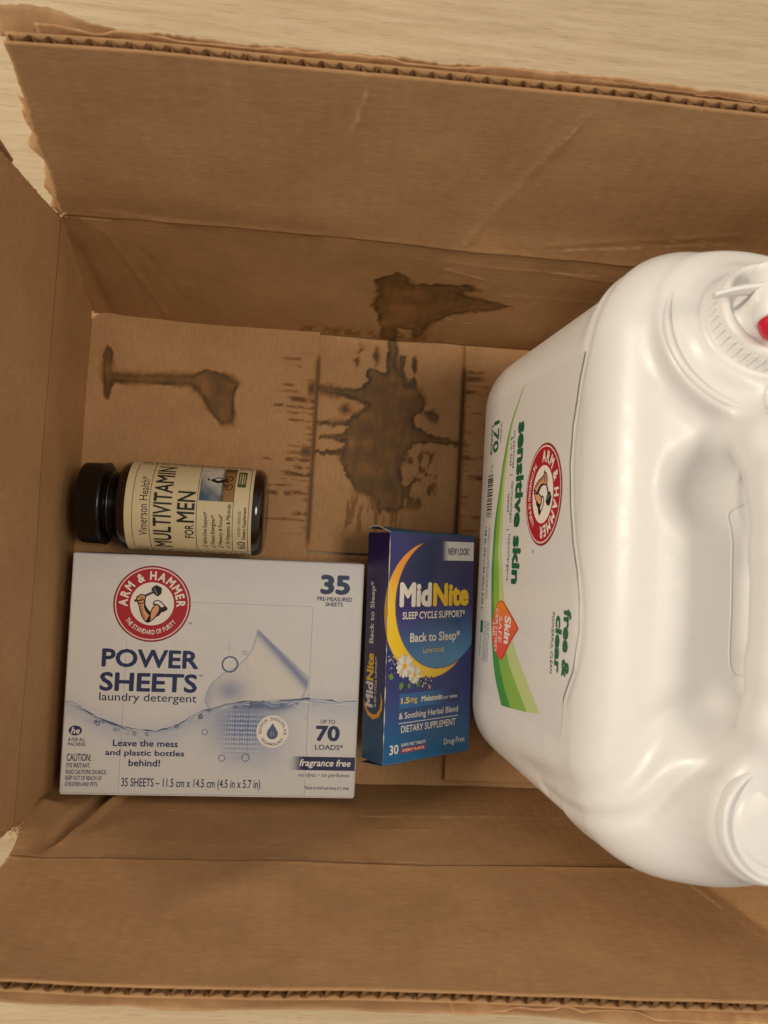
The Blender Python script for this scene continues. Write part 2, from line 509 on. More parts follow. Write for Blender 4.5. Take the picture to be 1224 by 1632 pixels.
# ------------------------------------------------------------------ the floor
FZ = -0.0095
fl = mesh_obj('floor', [(-1.6, -1.4, FZ - 0.0125), (2.0, -1.4, FZ - 0.0125), (2.0, 1.6, FZ - 0.0125), (-1.6, 1.6, FZ - 0.0125)], [[0, 1, 2, 3]], M['subfloor'])
fl['kind'] = 'structure'
row = 0
for k in range(-6, 7):
    y0 = 0.33 + k * 0.2
    joints = {-3: 0.36}.get(k, random.uniform(-0.25, 0.9))
    xs = [joints - 1.9, joints - 0.65 if k not in (-3,) else joints - 0.95, joints, joints + 1.25] if k != 0 else [-1.6, -0.45, 0.75, 1.9]
    for a, b in zip(xs[:-1], xs[1:]):
        V, F = box_mesh(a + 0.0004, b - 0.0004, y0 + 0.0004, y0 + 0.1996, FZ - 0.012, FZ, 0.0006)
        mesh_obj('plank', V, F, M['wood'], fl)

# ------------------------------------------------------------------ the cardboard box
WY = 0.2743; HW = 0.101; TH = 0.0034
XR = 0.374
carton = empty('cardboard_box', (0.187, 0.137, FZ), 'open brown corrugated shipping box with oily stains on its bottom and flaps standing up', 'cardboard box')

# oily stains, outlines in millimetres on the box bottom
ST_MAIN = [(179, 274), (184, 274), (185, 266), (185, 257), (191, 250), (201, 243), (204, 236), (202, 230), (197, 226), (199, 221), (206, 217), (218, 214), (229, 213), (228, 210), (214, 211), (204, 211), (198, 209), (194, 202), (192, 190), (194, 179), (194, 169), (189, 167), (182, 168), (180, 165), (177, 172), (171, 177), (164, 180), (159, 185), (155, 195), (154, 200), (142, 199), (136, 201), (147, 203), (155, 203), (157, 208), (149, 209), (140, 209), (140, 211), (150, 212), (156, 214), (157, 218), (147, 218), (136, 218), (137, 220), (155, 221), (163, 227), (169, 232), (164, 234), (157, 236), (140, 237), (136, 242), (148, 241), (164, 242), (168, 248), (165, 252), (169, 256), (179, 253)]
ST_DROP = [(204, 230), (209, 232), (213, 228), (211, 224), (207, 227)]
ST_FING = [(187, 265), (191, 264), (190, 257), (192, 247), (195, 249), (197, 254), (195, 258), (196, 265), (198, 262), (197, 252), (199, 245), (191, 244), (188, 249)]
ST_TEE = [(10, 257), (14, 252), (14, 240), (23, 240), (44, 241), (61, 242), (69, 246), (80, 244), (90, 239), (87, 232), (88, 221), (87, 214), (80, 213), (73, 220), (67, 230), (60, 236), (44, 235), (23, 234), (15, 234), (13, 223), (10, 226), (9, 237), (8, 250)]
ST_SPOT = [[(158, 260), (161, 262), (162, 258), (160, 256)], [(170, 263), (172, 268), (174, 262), (173, 258)], [(152, 228), (155, 231), (157, 228), (154, 226)], [(161, 264), (162, 269), (164, 266)]]
ST_WALL = [(165, 62), (170, 67), (176, 74), (182, 68), (183, 61), (199, 65), (215, 67), (223, 62), (214, 60), (215, 54), (228, 52), (244, 48), (231, 41), (215, 34), (203, 22), (198, 8), (195, -3), (191, 11), (184, 14), (183, -3), (175, -3), (170, 26), (166, 36), (168, 47)]
def blot(x, y, pl, seed, ragged=1.0, core=0.66):
    wx = x + (fbm(x * 0.12, y * 0.12, seed + 20, 3) - 0.5) * 2.4 * ragged
    wy = y + (fbm(x * 0.12, y * 0.12, seed + 40, 3) - 0.5) * 2.4 * ragged
    d = poly_sd(wx, wy, pl) + (fbm(x * 0.4, y * 0.4, seed, 3) - 0.5) * 4.2 * ragged + (fbm(x * 1.1, y * 0.8, seed + 17, 2) - 0.5) * 2.4 * ragged * smooth01((fbm(x * 0.05, y * 0.05, seed + 23, 2) - 0.35) / 0.3)
    inside = smooth01(0.60 - d / (0.8 + 6.0 * smooth01((fbm(x * 0.07, y * 0.07, seed + 13, 2) - 0.35) / 0.4)))
    rim = np.exp(-((d + 0.9) / 1.1) ** 2)
    mott = fbm(x * 0.06, y * 0.12, seed + 3, 4) * 0.6 + fbm(x * 0.35, y * 0.12, seed + 5, 3) * 0.4
    tone = core * (0.10 + 1.55 * mott)
    return inside * np.clip(tone + 0.46 * rim * (0.2 + 1.3 * fbm(x * 0.2, y * 0.2, seed + 9, 2)), 0, 1)
def floor_stain(x, y):
    s = blot(x, y, ST_MAIN, 1, 0.8, 0.60)
    s = np.maximum(s, blot(x, y, ST_FING, 2, 0.5, 0.7)); s = np.maximum(s, blot(x, y, ST_DROP, 3, 0.5, 0.6))
    s = np.maximum(s, blot(x, y, ST_TEE, 4, 0.35, 0.52))
    for i, q in enumerate(ST_SPOT):
        s = np.maximum(s, blot(x, y, q, 9 + i, 0.4, 0.6))
    # speckled soak to the right of the large stain
    m = smooth01((x - 190) / 6) * smooth01((217 - x) / 8) * smooth01((y - 166) / 8) * smooth01((208 - y) / 6)
    s = np.maximum(s, m * 0.62 * smooth01((fbm(x * 0.3, y * 0.16, 31, 4) - 0.53) / 0.09))
    m = smooth01((x - 150) / 8) * smooth01((196 - x) / 8) * smooth01((y - 150) / 8) * smooth01((182 - y) / 8)
    s = np.maximum(s, m * 0.35 * smooth01((fbm(x * 0.4, y * 0.08, 37, 4) - 0.52) / 0.1))
    # wicking along the flutes either side of the gap
    yy0 = y
    for edge, sgn, reach, sd in ((136.5, -1, 34, 51), (228.0, 1, 20, 71)):
        dd = (x - edge) * sgn
        y = yy0 + 2.6 * (fbm(x * 0.05, yy0 * 0.16, sd + 8, 3) - 0.5)
        rowi = np.floor(y / 4.1)
        rnd = _hash(rowi, rowi * 0 + 3, sd)
        ph = np.abs((y / 4.1) % 1.0 - 0.5)
        ln = reach * (0.2 + 0.9 * rnd ** 1.4)
        st_w = 0.16 + 0.34 * _hash(rowi, rowi * 0 + 9, sd)
        yw = smooth01((y - 146) / 14) * smooth01((262 - y) / 6)
        st = smooth01((st_w - ph) / 0.34) * smooth01((ln - dd) / 8) * (dd > -0.3) * yw
        st = st * smooth01((fbm(x * 0.22, y * 0.5, sd + 1, 4) - 0.36) / 0.22)
        s = np.maximum(s, st * 0.80 * (0.35 + 0.9 * fbm(x * 0.08, y * 0.07, sd + 15, 3)))
        eline = np.exp(-(dd / 1.3) ** 2) * smooth01((y - 140) / 10) * smooth01((262 - y) / 8) * (0.45 + 0.4 * fbm(x * 0.1, y * 0.15, sd + 5))
        s = np.maximum(s, eline)
    y = yy0
    wk = smooth01((136 - x) / 2) * smooth01((x - 128) / 3) * np.exp(-((y - 200) / 3) ** 2) + smooth01((136 - x) / 2) * smooth01((x - 130) / 3) * np.exp(-((y - 239) / 4) ** 2)
    return np.clip(np.maximum(s, 0.8 * wk), 0, 1)
def bottom_panel(name, x0, x1, y0, y1, z, res, bow, seed):
    nu = max(2, int((x1 - x0) / res)); nv = max(2, int((y1 - y0) / res))
    X, Y = np.meshgrid(np.linspace(x0, x1, nu), np.linspace(y0, y1, nv), indexing='ij')
    X = X.ravel(); Y = Y.ravel()
    Z = z + bow * (fbm(X * 16, Y * 11, seed, 3) - 0.75) * 0.5
    Z = Z + 0.00003 * np.sin(2 * math.pi * Y / 0.0069)
    st = floor_stain(X * 1000, Y * 1000)
    top = np.stack([X, Y, Z], 1)
    F = grid_faces(nu, nv).tolist()
    n = len(top)
    idx = np.arange(n).reshape(nu, nv)
    loop = list(idx[:, 0]) + list(idx[-1, 1:]) + list(idx[-2::-1, -1]) + list(idx[0, -2:0:-1])
    low = top[loop].copy(); low[:, 2] = z - 0.0031
    for i in range(len(loop)):
        j = (i + 1) % len(loop)
        F.append([int(loop[i]), n + i, n + j, int(loop[j])])
    st = np.concatenate([st, st[loop]])
    return mesh_obj(name, np.concatenate([top, low]), F, M['card_y'], carton, True, attrs={'stain': st})
bottom_panel('inner_bottom_flap', -0.0030, 0.1365, 0.0035, WY + 0.002, 0.0, 0.0008, 0.0006, 5)
bottom_panel('inner_bottom_flap', 0.2280, XR - 0.002, 0.0045, WY - 0.001, 0.0, 0.0010, 0.0006, 15)
bottom_panel('outer_bottom_flap', -0.0030, XR - 0.001, 0.1398, WY + 0.005, -0.0040, 0.00075, 0.0005, 25)
bottom_panel('outer_bottom_flap', -0.0030, XR - 0.001, -0.0005, 0.1386, -0.0040, 0.0016, 0.0005, 35)

def crease_sum(x, h, lines):
    s = np.zeros_like(x)
    for a, b, wd, dp in lines:
        d = seg_d(x, h, a, b)
        fade = 0.25 + 0.9 * fbm(x * 70, h * 70, 91, 2)
        s += 0.42 * fade * (dp * np.exp(-(d / (wd * 1.15)) ** 2))
    return s
def sheet(name, P, x0, x1, h0, h1, res, mat, outward, disp=None, stain=None, edge0=None, edge1=None, parent=None, both=True, scuffs=None):
    """corrugated panel: P(x, h) gives the inner face; the outer liner is set back by the board thickness"""
    nu = max(2, int(abs(x1 - x0) / res)); nv = max(2, int(abs(h1 - h0) / res))
    a, b = np.meshgrid(np.linspace(0, 1, nu), np.linspace(0, 1, nv), indexing='ij')
    a = a.ravel(); b = b.ravel()
    H = h0 + (h1 - h0) * b
    e0 = x0 + (edge0(H) if edge0 else 0 * H); e1 = x1 + (edge1(H) if edge1 else 0 * H)
    X = e0 + (e1 - e0) * a
    pts = P(X, H)
    ow = np.asarray(outward, float)
    dsp = disp(X, H) if disp else np.zeros_like(X)
    dsp = dsp + 0.000035 * np.sin(2 * math.pi * X / 0.0069) * (0.4 + fbm(X * 12, H * 12, 99, 2))
    inner = pts - ow[None, :] * dsp[:, None]
    st = stain(X, H) if stain else np.zeros_like(X)
    sf = np.zeros_like(X)
    for (p0, p1, wd) in (scuffs or []):
        sf = np.maximum(sf, np.exp(-(seg_d(X, H + 0.0012 * (fbm(X * 90, X * 0, 77, 3) - 0.5), p0, p1) / wd) ** 2) * smooth01((fbm(X * 130, H * 60, 78, 3) - 0.36) / 0.2))
    ob = mesh_obj(name, inner, grid_faces(nu, nv), M[mat], parent or carton, True, attrs={'stain': st, 'scuff': 0.75 * sf})
    md = ob.modifiers.new('liner', 'SOLIDIFY'); md.thickness = 0.0005; md.offset = 0.0; md.use_rim = 'flap' in name
    if both:
        k = 3
        iu = list(range(0, nu, k)) + ([nu - 1] if (nu - 1) % k else [])
        iv = list(range(0, nv, k)) + ([nv - 1] if (nv - 1) % k else [])
        ids = np.array([[i * nv + j for j in iv] for i in iu])
        outer = inner[ids.ravel()] + ow[None, :] * TH
        oo = mesh_obj('outer_liner', outer, grid_faces(len(iu), len(iv)), M[mat], ob, True, attrs={'stain': np.zeros(len(outer))})
        md = oo.modifiers.new('liner', 'SOLIDIFY'); md.thickness = 0.0005; md.offset = 0.0
    return ob
def fluting(P, x0, x1, h0, h1, outward, disp, parent, pitch=0.0069):
    n = int((x1 - x0) / pitch * 12)
    X = np.linspace(x0, x1, n)
    ow = np.asarray(outward, float)
    rows = []
    hs = np.linspace(h0, h1, 4)
    for h in hs:
        H = np.full(n, h)
        wv = TH * (0.5 + 0.43 * (0.62 + 0.38 * smooth01((vnoise(X * 55, X * 0, 7) - 0.2) / 0.4)) * np.sin(X / pitch * 2 * math.pi + 2.2 * fbm(X * 30, X * 0, 3, 3)) + 0.10 * (vnoise(X * 80, X * 0, 11) - 0.5))
        base = P(X, H) - ow[None, :] * (disp(X, H)[:, None] if disp else 0)
        rows.append(base + ow[None, :] * wv[:, None])
    V = np.stack(rows, 1).reshape(-1, 3)
    return mesh_obj('fluting', V, grid_faces(n, 4), M['flute'], parent, True, attrs={'stain': np.zeros(len(V))})

# back wall and flap (the side with the big run of stain)
def P_back(x, h):
    t = h / HW
    bow = 0.0022 * np.sin(np.clip((x - 0.01) / 0.36, 0, 1) * math.pi) * np.sin(np.clip(t, 0, 1) * math.pi) ** 2
    y = np.where(h <= HW, WY + 0.0198 * t, WY + 0.0198 + (h - HW) * 0.235) + bow
    return np.stack([x, y, h], 1)
CR_BACK = [((0.045, 0.004), (0.028, 0.095), 0.0012, 0.0008), ((0.13, 0.02), (0.128, 0.11), 0.0016, 0.0005),
           ((0.06, 0.02), (0.035, 0.10), 0.0014, -0.0006), ((0.20, 0.09), (0.30, 0.085), 0.0010, 0.0009),
           ((0.20, 0.082), (0.225, 0.074), 0.0008, 0.0009), ((0.27, 0.115), (0.35, 0.13), 0.0010, 0.0009), ((0.24, 0.06), (0.36, 0.058), 0.0012, 0.0006)]
CR_BFLAP = [((0.205, 0.105), (0.235, 0.185), 0.0016, 0.0011), ((0.145, 0.16), (0.15, 0.196), 0.0012, 0.0007), ((0.10, 0.12), (0.105, 0.196), 0.002, 0.0003),
            ((0.245, 0.11), (0.33, 0.128), 0.0009, 0.0010), ((0.30, 0.125), (0.36, 0.11), 0.0009, 0.0008), ((0.03, 0.106), (0.062, 0.102), 0.0009, 0.0010)]
def undul(seed, amp, fx, fh):
    return lambda x, h: amp * (fbm(x * fx, h * fh, seed, 3) - 0.5)
u1 = undul(3, 0.0034, 14, 12)
def disp_back(x, h):
    return u1(x, h) + crease_sum(x, h, CR_BACK) + 0.0005 * np.exp(-((h - HW) / 0.0022) ** 2) * smooth01((fbm(x * 28, h * 0, 5, 3) - 0.3) / 0.4) - 0.0010 * np.exp(-((x - 0.010) / 0.005) ** 2) * smooth01((0.09 - h) / 0.02)
u2 = undul(8, 0.0040, 9, 12)
def disp_bflap(x, h):
    w0 = smooth01((h - HW) / 0.02)
    return u1(x, h) * (1 - w0) + u2(x, h) * w0 + crease_sum(x, h, CR_BFLAP) + 0.0005 * np.exp(-((h - HW) / 0.0022) ** 2) * smooth01((fbm(x * 28, h * 0, 5, 3) - 0.3) / 0.4)
def stain_back(x, h):
    X = x * 1000; Hh = h * 1000
    s = blot(X, Hh, ST_WALL, 21, 0.9, 0.50)
    m = np.exp(-((Hh - 3) / 5) ** 2) * smooth01((X - 118) / 10) * smooth01((215 - X) / 10)
    s = np.maximum(s, 0.3 * m * smooth01((fbm(X * 0.3, Hh * 0.2, 44, 4) - 0.46) / 0.1))
    return s
OWB = (0, 1, 0)
eB0 = lambda H: 0.0112 * np.clip(H / HW, 0, 1) + 0.0050 * np.exp(-((H - 0.0015) / 0.0026) ** 2)
bwall = sheet('back_wall', P_back, -0.0030, XR, -0.002, HW, 0.0012, 'card_x', OWB, disp_back, stain_back, edge0=eB0,
              scuffs=[((0.200, 0.084), (0.228, 0.074), 0.0005), ((0.255, 0.088), (0.30, 0.092), 0.0006), ((0.235, 0.060), (0.262, 0.058), 0.0005), ((0.02, 0.100), (0.06, 0.099), 0.0008), ((0.196, 0.030), (0.23, 0.024), 0.0004)])
top_b = lambda x: 0.1990 + 0.004 * (x - 0.02) / 0.29
def P_bflap(x, h):
    k = (h - HW) / (0.1945 - HW)
    q = P_back(x, HW + k * (top_b(x) - HW))
    return q
rag = lambda H: 0.0075 * (H - HW) / 0.0935 + 0.0022 * (fbm(H * 70, H * 0, 2, 3) - 0.5) + 0.0007 * (vnoise(H * 620, H * 0, 3) - 0.5)
bflap = sheet('back_flap', P_bflap, 0.0118, XR - 0.004, HW, 0.1945, 0.0014, 'card_x', OWB, disp_bflap, None, edge0=rag,
              scuffs=[((0.255, 0.108), (0.33, 0.122), 0.0006), ((0.30, 0.122), (0.35, 0.112), 0.0005), ((0.205, 0.106), (0.236, 0.186), 0.0004), ((0.145, 0.165), (0.15, 0.19), 0.0005)])
bflap['label'] = 'tall flap with bare corrugated edge and ragged side'
fluting(P_bflap, 0.0205, XR - 0.005, 0.16, 0.1943, OWB, disp_bflap, bflap)

def tape_strip(parent, P, ow, disp, x0, x1, hb, prof, tilt, seed, name, mat='tape'):
    """paper tape left on the outside of a flap: sticks up past the cut edge, torn"""
    n = 200
    X = np.linspace(x0, x1, n); ow = np.asarray(ow, float)
    hs = np.linspace(0, 1, 7)
    V = []
    for s in hs:
        H = np.full(n, hb)
        base = P(X, H) - ow[None, :] * disp(X, H)[:, None] + ow[None, :] * (TH + 0.0009)
        ext = prof(X) * s
        wob = 0.0012 * (vnoise(X * 60, X * 0 + s * 1.5, seed) - 0.5) * s
        V.append(base + ow[None, :] * (ext * math.sin(tilt) + wob)[:, None] + np.array([0, 0, 1.0])[None, :] * (ext * math.cos(tilt) - 0.004 * (1 - s))[:, None])
    V = np.stack(V, 1).reshape(-1, 3)
    o = mesh_obj(name, V, grid_faces(n, len(hs)), M[mat], parent, True, attrs={'stain': np.zeros(len(V))})
    md = o.modifiers.new('paper', 'SOLIDIFY'); md.thickness = 0.0003
    return o
def prof_b(x):
    base = 0.0021 * smooth01((0.27 - x) / 0.05) + 0.0003
    big = 0.0056 * smooth01((0.058 - x) / 0.03)
    return base + big + 0.0020 * (fbm(x * 45, x * 0, 12, 4) - 0.5) + 0.0008 * (vnoise(x * 900, x * 0, 19) - 0.5)
tape_strip(bflap, P_bflap, OWB, disp_bflap, 0.0165, XR - 0.006, 0.1943, prof_b, 1.15, 5, 'paper_tape')

tape_strip(bflap, P_bflap, OWB, disp_bflap, 0.030, XR - 0.03, 0.1944, lambda x: 0.0004 + 0.0022 * smooth01((fbm(x * 30, x * 0, 52, 4) - 0.36) / 0.3), 0.85, 25, 'torn_liner', 'torn')
# torn layers of board down the ragged side of that flap
def torn_edge(parent, x_of, y_of, h0, h1, wd, seed, name='torn_edge'):
    n = 70; hs = np.linspace(h0, h1, n); m = 6
    V = []
    for j in range(m):
        t = j / (m - 1)
        ww = wd * (0.35 + 0.9 * vnoise(hs * 120, hs * 0, seed))
        V.append(np.stack([x_of(hs) + 0.0004 - ww * t, y_of(hs) + 0.0008 + 0.0028 * t + 0.0012 * (vnoise(hs * 300, hs * 0 + t * 3, seed + 2) - 0.5), hs], 1))
    V = np.stack(V, 1).reshape(-1, 3)
    o = mesh_obj(name, V, grid_faces(n, m), M['torn'], parent, True, attrs={'stain': np.zeros(len(V))})
    md = o.modifiers.new('paper', 'SOLIDIFY'); md.thickness = 0.0003
torn_edge(bflap, lambda h: 0.0118 + rag(h), lambda h: WY + 0.0190 + (h - HW) * 0.235, HW + 0.001, 0.170, 0.0060, 8)

# left wall and flap
def P_left(y, h):
    t = np.clip(h / HW, 0, 1)
    bow = 0.0018 * np.sin(np.clip(y / 0.27, 0, 1) * math.pi) * np.sin(t * math.pi)
    x = 0.0112 * t + np.clip(h - HW, 0, 1) * 0.055 - bow
    return np.stack([x, y, h], 1)
u3 = undul(17, 0.0026, 9, 7)
CR_LEFT = [((0.05, 0.0), (0.052, 0.19), 0.0012, 0.0003), ((0.19, 0.0), (0.187, 0.19), 0.0012, 0.0003), ((0.235, 0.0), (0.24, 0.15), 0.0012, 0.0003), ((0.262, 0.0), (0.268, 0.10), 0.0014, 0.0005)]
disp_left = lambda y, h: u3(y, h) + crease_sum(y, h, CR_LEFT)
OWL = (-1, 0, 0)
eL0 = lambda H: -0.0022 * np.clip(H / HW, 0, 1) + 0.010 * smooth01((H - 0.075) / 0.03) + 0.0012 * (vnoise(H * 700, H * 0, 61) - 0.5) * smooth01((H - 0.085) / 0.01)
eL1 = lambda H: 0.0195 * np.clip(H / HW, 0, 1) + 0.0055 - 0.0075 * np.exp(-((H - 0.001) / 0.0032) ** 2)
lwall = sheet('left_wall', P_left, 0.0, WY - 0.0035, -0.002, HW, 0.0016, 'card_z', OWL, disp_left, None, edge0=eL0, edge1=eL1)
eLf0 = lambda H: 0.0078 + 0.004 * np.clip((H - HW) / 0.09, 0, 1) + 0.0012 * (vnoise(H * 700, H * 0, 61) - 0.5)
eLf1 = lambda H: 0.0210 - 0.010 * (H - HW) / 0.094 + 0.0008 * (vnoise(H * 800, H * 0, 62) - 0.5)
lflap = sheet('left_flap', P_left, 0.0, WY - 0.0035, HW, 0.195, 0.0016, 'card_z', OWL, disp_left, None, edge0=eLf0, edge1=eLf1)
def P_leftsw(y, h):
    return P_left(y, h)
fluting(P_left, 0.012, 0.287, 0.17, 0.1948, OWL, disp_left, lflap)

# front wall and flap
def fold_front(x, h):
    # crushed lower-left corner: two facets meeting along slanting folds
    tri = lambda v: np.clip(v, 0, 1)
    a = np.clip(0.42 * (0.032 - x - 0.10 * h), 0, 0.0075) * tri((0.104 - h) / 0.03) * tri((h - 0.036) / 0.015)
    b = -0.0034 * tri(1 - np.abs(x - 0.038 + 0.17 * h) / 0.006) * tri((0.098 - h) / 0.02) + 0.0022 * tri(1 - np.abs(x - 0.047 + 0.22 * h) / 0.005) * tri((0.09 - h) / 0.02)
    # right-hand end bent inwards along a slanting crease
    ln = (x - 0.332) - (h - 0.101) * 0.33
    c = 0.55 * np.clip(ln, 0, 0.05) * smooth01((h - 0.085) / 0.02)
    return a + b + c
def P_front(x, h):
    t = np.clip(h / HW, 0, 1)
    y = -0.0062 * t - np.clip(h - HW, 0, 1) * (0.092 + 0.26 * (x - 0.02))
    return np.stack([x, y, h], 1)
CR_FRONT = [((0.0, 0.045), (0.36, 0.04), 0.0010, 0.0006), ((0.13, 0.02), (0.25, 0.022), 0.0009, 0.0006), ((0.18, 0.062), (0.21, 0.06), 0.0008, 0.0008), ((0.05, 0.08), (0.14, 0.086), 0.0014, 0.0005)]
u4 = undul(27, 0.0034, 11, 12)
def disp_front(x, h):
    return u4(x, h) + crease_sum(x, h, CR_FRONT) + fold_front(x, h) + 0.0004 * np.exp(-((h - HW) / 0.0022) ** 2) * smooth01((fbm(x * 28, h * 0, 15, 3) - 0.3) / 0.4)
OWF = (0, -1, 0)
eF0 = lambda H: 0.0010 + 0.0085 * smooth01((H - 0.05) / 0.05)
fwall = sheet('front_wall', P_front, 0.0, XR, -0.002, HW, 0.0012, 'card_x', OWF, disp_front, None, edge0=eF0,
              scuffs=[((0.175, 0.046), (0.255, 0.044), 0.0006), ((0.215, 0.030), (0.228, 0.029), 0.0005), ((0.245, 0.055), (0.262, 0.054), 0.0005), ((0.06, 0.020), (0.16, 0.018), 0.0004), ((0.12, 0.099), (0.20, 0.0985), 0.0004)])
eFf0 = lambda H: 0.0095 + 0.001 * (vnoise(H * 700, H * 0, 71) - 0.5)
fflap = sheet('front_flap', P_front, 0.0, XR - 0.004, HW, 0.190, 0.0014, 'card_x', OWF, disp_front, None, edge0=eFf0,
              scuffs=[((0.325, 0.105), (0.345, 0.16), 0.0006)])
fluting(P_front, 0.010, XR - 0.005, 0.155, 0.1898, OWF, disp_front, fflap)
prof_f = lambda x: 0.0030 + 0.0016 * (fbm(x * 40, x * 0, 33, 4) - 0.5) + 0.0018 * smooth01((x - 0.23) / 0.04)
tape_strip(fflap, P_front, OWF, disp_front, 0.011, XR - 0.006, 0.1897, prof_f, 1.2, 9, 'paper_tape')
tape_strip(fflap, P_front, OWF, disp_front, 0.20, XR - 0.01, 0.1897, lambda x: 0.0003 + 0.0030 * smooth01((fbm(x * 34, x * 0, 62, 4) - 0.40) / 0.3), 0.95, 29, 'torn_liner', 'torn')

# right wall and flap (behind the jug)
def P_right(y, h):
    return np.stack([np.full_like(y, XR + 0.003) + np.clip(h - HW, 0, 1) * 0.05, y, h], 1)
u5 = undul(37, 0.002, 9, 7)
sheet('right_wall', P_right, -0.001, WY + 0.010, -0.002, HW, 0.003, 'card_z', (1, 0, 0), u5)
sheet('right_flap', P_right, 0.002, WY + 0.012, HW, 0.193, 0.003, 'card_z', (1, 0, 0), u5)

# frayed paper at the two left-hand corners, where the flaps were slit
def fray(cx, cy, cz, n, spread, seed, name='frayed_corner'):
    rr = random.Random(seed)
    V = []; F = []
    for i in range(n):
        p = Vector((cx + rr.uniform(-spread, spread), cy + rr.uniform(-spread, spread), cz + rr.uniform(-spread, spread)))
        for s in range(3):
            a = Vector((rr.uniform(-1, 1), rr.uniform(-1, 1), rr.uniform(-0.4, 1))).normalized() * rr.uniform(0.0010, 0.0030)
            b = Vector((rr.uniform(-1, 1), rr.uniform(-1, 1), rr.uniform(-1, 1))).normalized() * rr.uniform(0.0006, 0.0014)
            k = len(V)
            V += [p, p + b, p + a + b * 0.6, p + a]; F.append([k, k + 1, k + 2, k + 3])
    o = mesh_obj(name, [tuple(v) for v in V], F, M['torn'], carton, attrs={'stain': np.zeros(len(V))})
    md = o.modifiers.new('paper', 'SOLIDIFY'); md.thickness = 0.00025
fray(0.0110, 0.2935, 0.1005, 16, 0.0024, 3)
fray(0.0085, 0.0030, 0.0960, 14, 0.0028, 5)
adopt(carton)

# ------------------------------------------------------------------ white carton of laundry sheets
PSO = np.array([0.0104, 0.0010, 0.0338]); PYAW = 0.0132
_c, _s = math.cos(PYAW), math.sin(PYAW)
def mp_ps(u, v, off):
    u = np.asarray(u); v = np.asarray(v)
    return np.stack([PSO[0] + _c * u - _s * v, PSO[1] + _s * u + _c * v, np.full(u.shape, PSO[2]) + off], 1)
pcx = mp_ps(np.array([0.0805]), np.array([0.0657]), 0)[0]
pscart = empty('detergent_sheet_carton', (pcx[0], pcx[1], 0.0005), 'flat white carton of laundry detergent sheets with round red logo and navy lettering', 'carton')
V, F = box_mesh(0, 0.161, 0, 0.1314, 0.0006, PSO[2] - 0.00006, 0.0011)
V = np.array(V)
Vw = mp_ps(V[:, 0], V[:, 1], 0); Vw[:, 2] = V[:, 2]
mesh_obj('carton_body', Vw, F, M['carton_white'], pscart, True).modifiers.new('n', 'WEIGHTED_NORMAL')
WAVE = spline([(0.5, 51.0), (6.9, 48.7), (14.3, 43.9), (24.4, 39.7), (35.9, 36.3), (50.2, 35.5), (60.0, 38.1), (69.7, 44.0), (78.2, 47.8), (92.6, 51.7), (107.2, 53.0), (114.7, 52.4), (129.4, 54.6), (146.0, 53.9), (160.0, 53.7)], 6)
SHEET = [(102.8, 92.3), (117.9, 78.9), (132.2, 66.3), (131.9, 61.3), (128.7, 54.6), (116.1, 53.5), (101.4, 52.0), (89.7, 50.6), (78.2, 47.5), (75.8, 52.1), (76.3, 56.5), (78.9, 61.7), (84.4, 67.0), (91.6, 70.8), (97.2, 76.1), (100.6, 82.2), (102.0, 87.4)]
